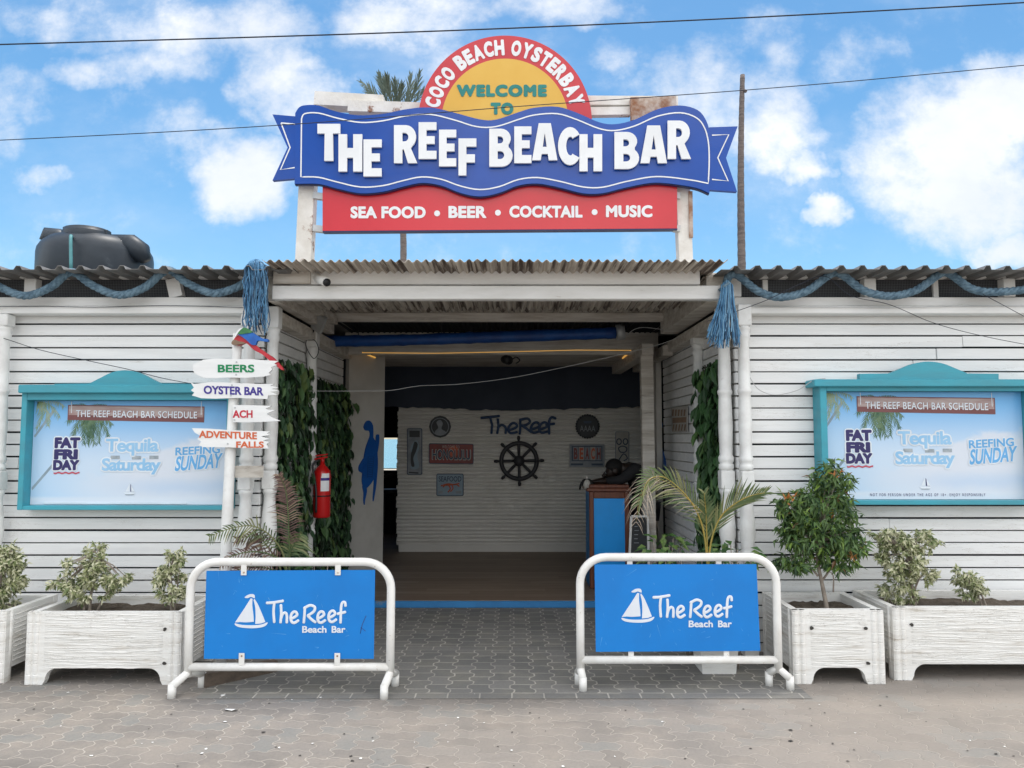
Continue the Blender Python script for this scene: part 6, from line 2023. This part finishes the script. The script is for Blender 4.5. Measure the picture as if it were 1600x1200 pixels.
tk = thing('bare_palm_trunk', 'bare tall grey trunk without a crown rising behind the right roof', 'tree trunk', (P(1161, 415, 9.5).x, 9.5, 0))
a, b = P(1159, 420, 9.5), P(1160.5, 117, 9.5)
pts = [Vector((a.x, 9.5, 0))] + [a.lerp(b, t) + Vector((-.012 * sin(t * 3.0) * 1.5, 0, 0)) for t in [i / 40 for i in range(41)]]
rs = [.055] + [(.048 - .020 * i / 40) * (1 + .09 * (i % 2)) for i in range(41)]
MB().tube(pts, rs, 10).build('trunk', 'bark_grey', tk)
MB().tube([P(1162, 141, 9.48), P(1166, 143, 9.46)], .02, 6).build('stub', 'bark_grey', tk)

Yt = 20.0
pt = thing('palm_tree', 'coconut palm rising behind the roof sign with upright fronds', 'palm tree', (P(629, 400, Yt).x, Yt, 0))
a, b = P(630, 420, Yt), P(617, 178, Yt)
pts = [Vector((a.x, Yt, 0))] + [a.lerp(b, i / 30) + Vector((.05 * sin(i * .21), 0, 0)) for i in range(31)]
MB().tube(pts, [.11] + [(.085 - .015 * i / 30) * (1 + .06 * (i % 2)) for i in range(31)], 10).build('trunk', 'bark_grey', pt)
random.seed(77)
mbf = MB(); mbs2 = MB()
crown = b
for pl, n_ in (([(612, 190), (598, 165), (582, 145), (564, 128)], 20), ([(612, 190), (600, 172), (586, 154), (574, 142)], 14), ([(612, 190), (604, 160), (598, 136), (592, 116)], 20), ([(614, 190), (612, 160), (606, 136), (604, 118)], 20),
               ([(615, 190), (618, 165), (619, 145), (616, 126)], 18), ([(616, 190), (622, 166), (627, 148), (629, 132)], 16), ([(618, 190), (632, 165), (640, 142), (642, 118)], 20), ([(618, 190), (636, 166), (650, 140), (656, 114)], 20), ([(618, 190), (640, 170), (655, 152), (666, 138)], 14),
               ([(617, 185), (602, 195), (592, 218), (588, 240)], 16), ([(617, 185), (632, 195), (644, 216), (650, 238)], 16)):
    yo = rnd(-.8, .8)
    Ys = [Yt + yo * k / (len(pl) - 1) for k in range(len(pl))]
    frond(pl, Ys, mbf, mbs2, .50, r=.018, n=n_, t0=.25, droop=.10, spread=.30, width=.030)
mbf.build('crown', 'palm_far', pt)
mbs2.build('rachis', 'palm_far', pt)

# ------------------------------------------------------------------ on the ground
o = thing('timber_offcut', 'dark weathered timber offcuts lying on the paving behind the left barrier', 'timber', G(345, 1070))
a, b = G(318, 1074), G(400, 1056)
MB().obox((a.x, a.y, .045), (b.x + .1, b.y + .1, .035), (0, 0, 1), .055, .085).build('beam', 'plank_wood', o)
a, b = G(325, 1060), G(420, 1045)
MB().obox((a.x, a.y, .06), (b.x, b.y, .02), (0, 0, 1), .03, .04).build('beam', 'plank_wood', o)
lit = tag(MB().add([(G(351, 1109) + Vector((0, 0, .006))), G(371, 1109.5) + Vector((0, 0, .006)), G(370, 1112.5) + Vector((0, 0, .02)), G(362, 1112) + Vector((0, 0, .006)), G(352, 1111.5) + Vector((0, 0, .012))], [(0, 1, 2, 3, 4)]).build('paper_scrap', 'litter_white'), 'torn white scrap of paper on the paving below the left barrier', 'paper scrap')
random.seed(99)
mb, md = MB(), MB()
for i in range(150):
    x, y = rnd(-60, 1660), rnd(1075, 1230)
    p = G(x, y)
    s_ = rnd(.002, .010) * (1.0 if random.random() < .9 else 1.6)
    t_ = mb if random.random() < (.6 if x < 800 else .3) else md
    a0 = rnd(0, 6.28)
    t_.add([(p.x + s_ * rnd(.6, 1.3) * cos(a0 + k * 1.257), p.y + s_ * rnd(.6, 1.3) * sin(a0 + k * 1.257), .003 + rnd(0, .003)) for k in range(5)], [(0, 1, 2, 3, 4)])
lw = mb.build('litter', 'litter_white'); lw['kind'] = 'stuff'; lw['label'] = 'scattered white crumbs and scraps on the paving'
ld = md.build('litter', 'litter_dark'); ld['kind'] = 'stuff'; ld['label'] = 'scattered dark leaf bits on the paving'
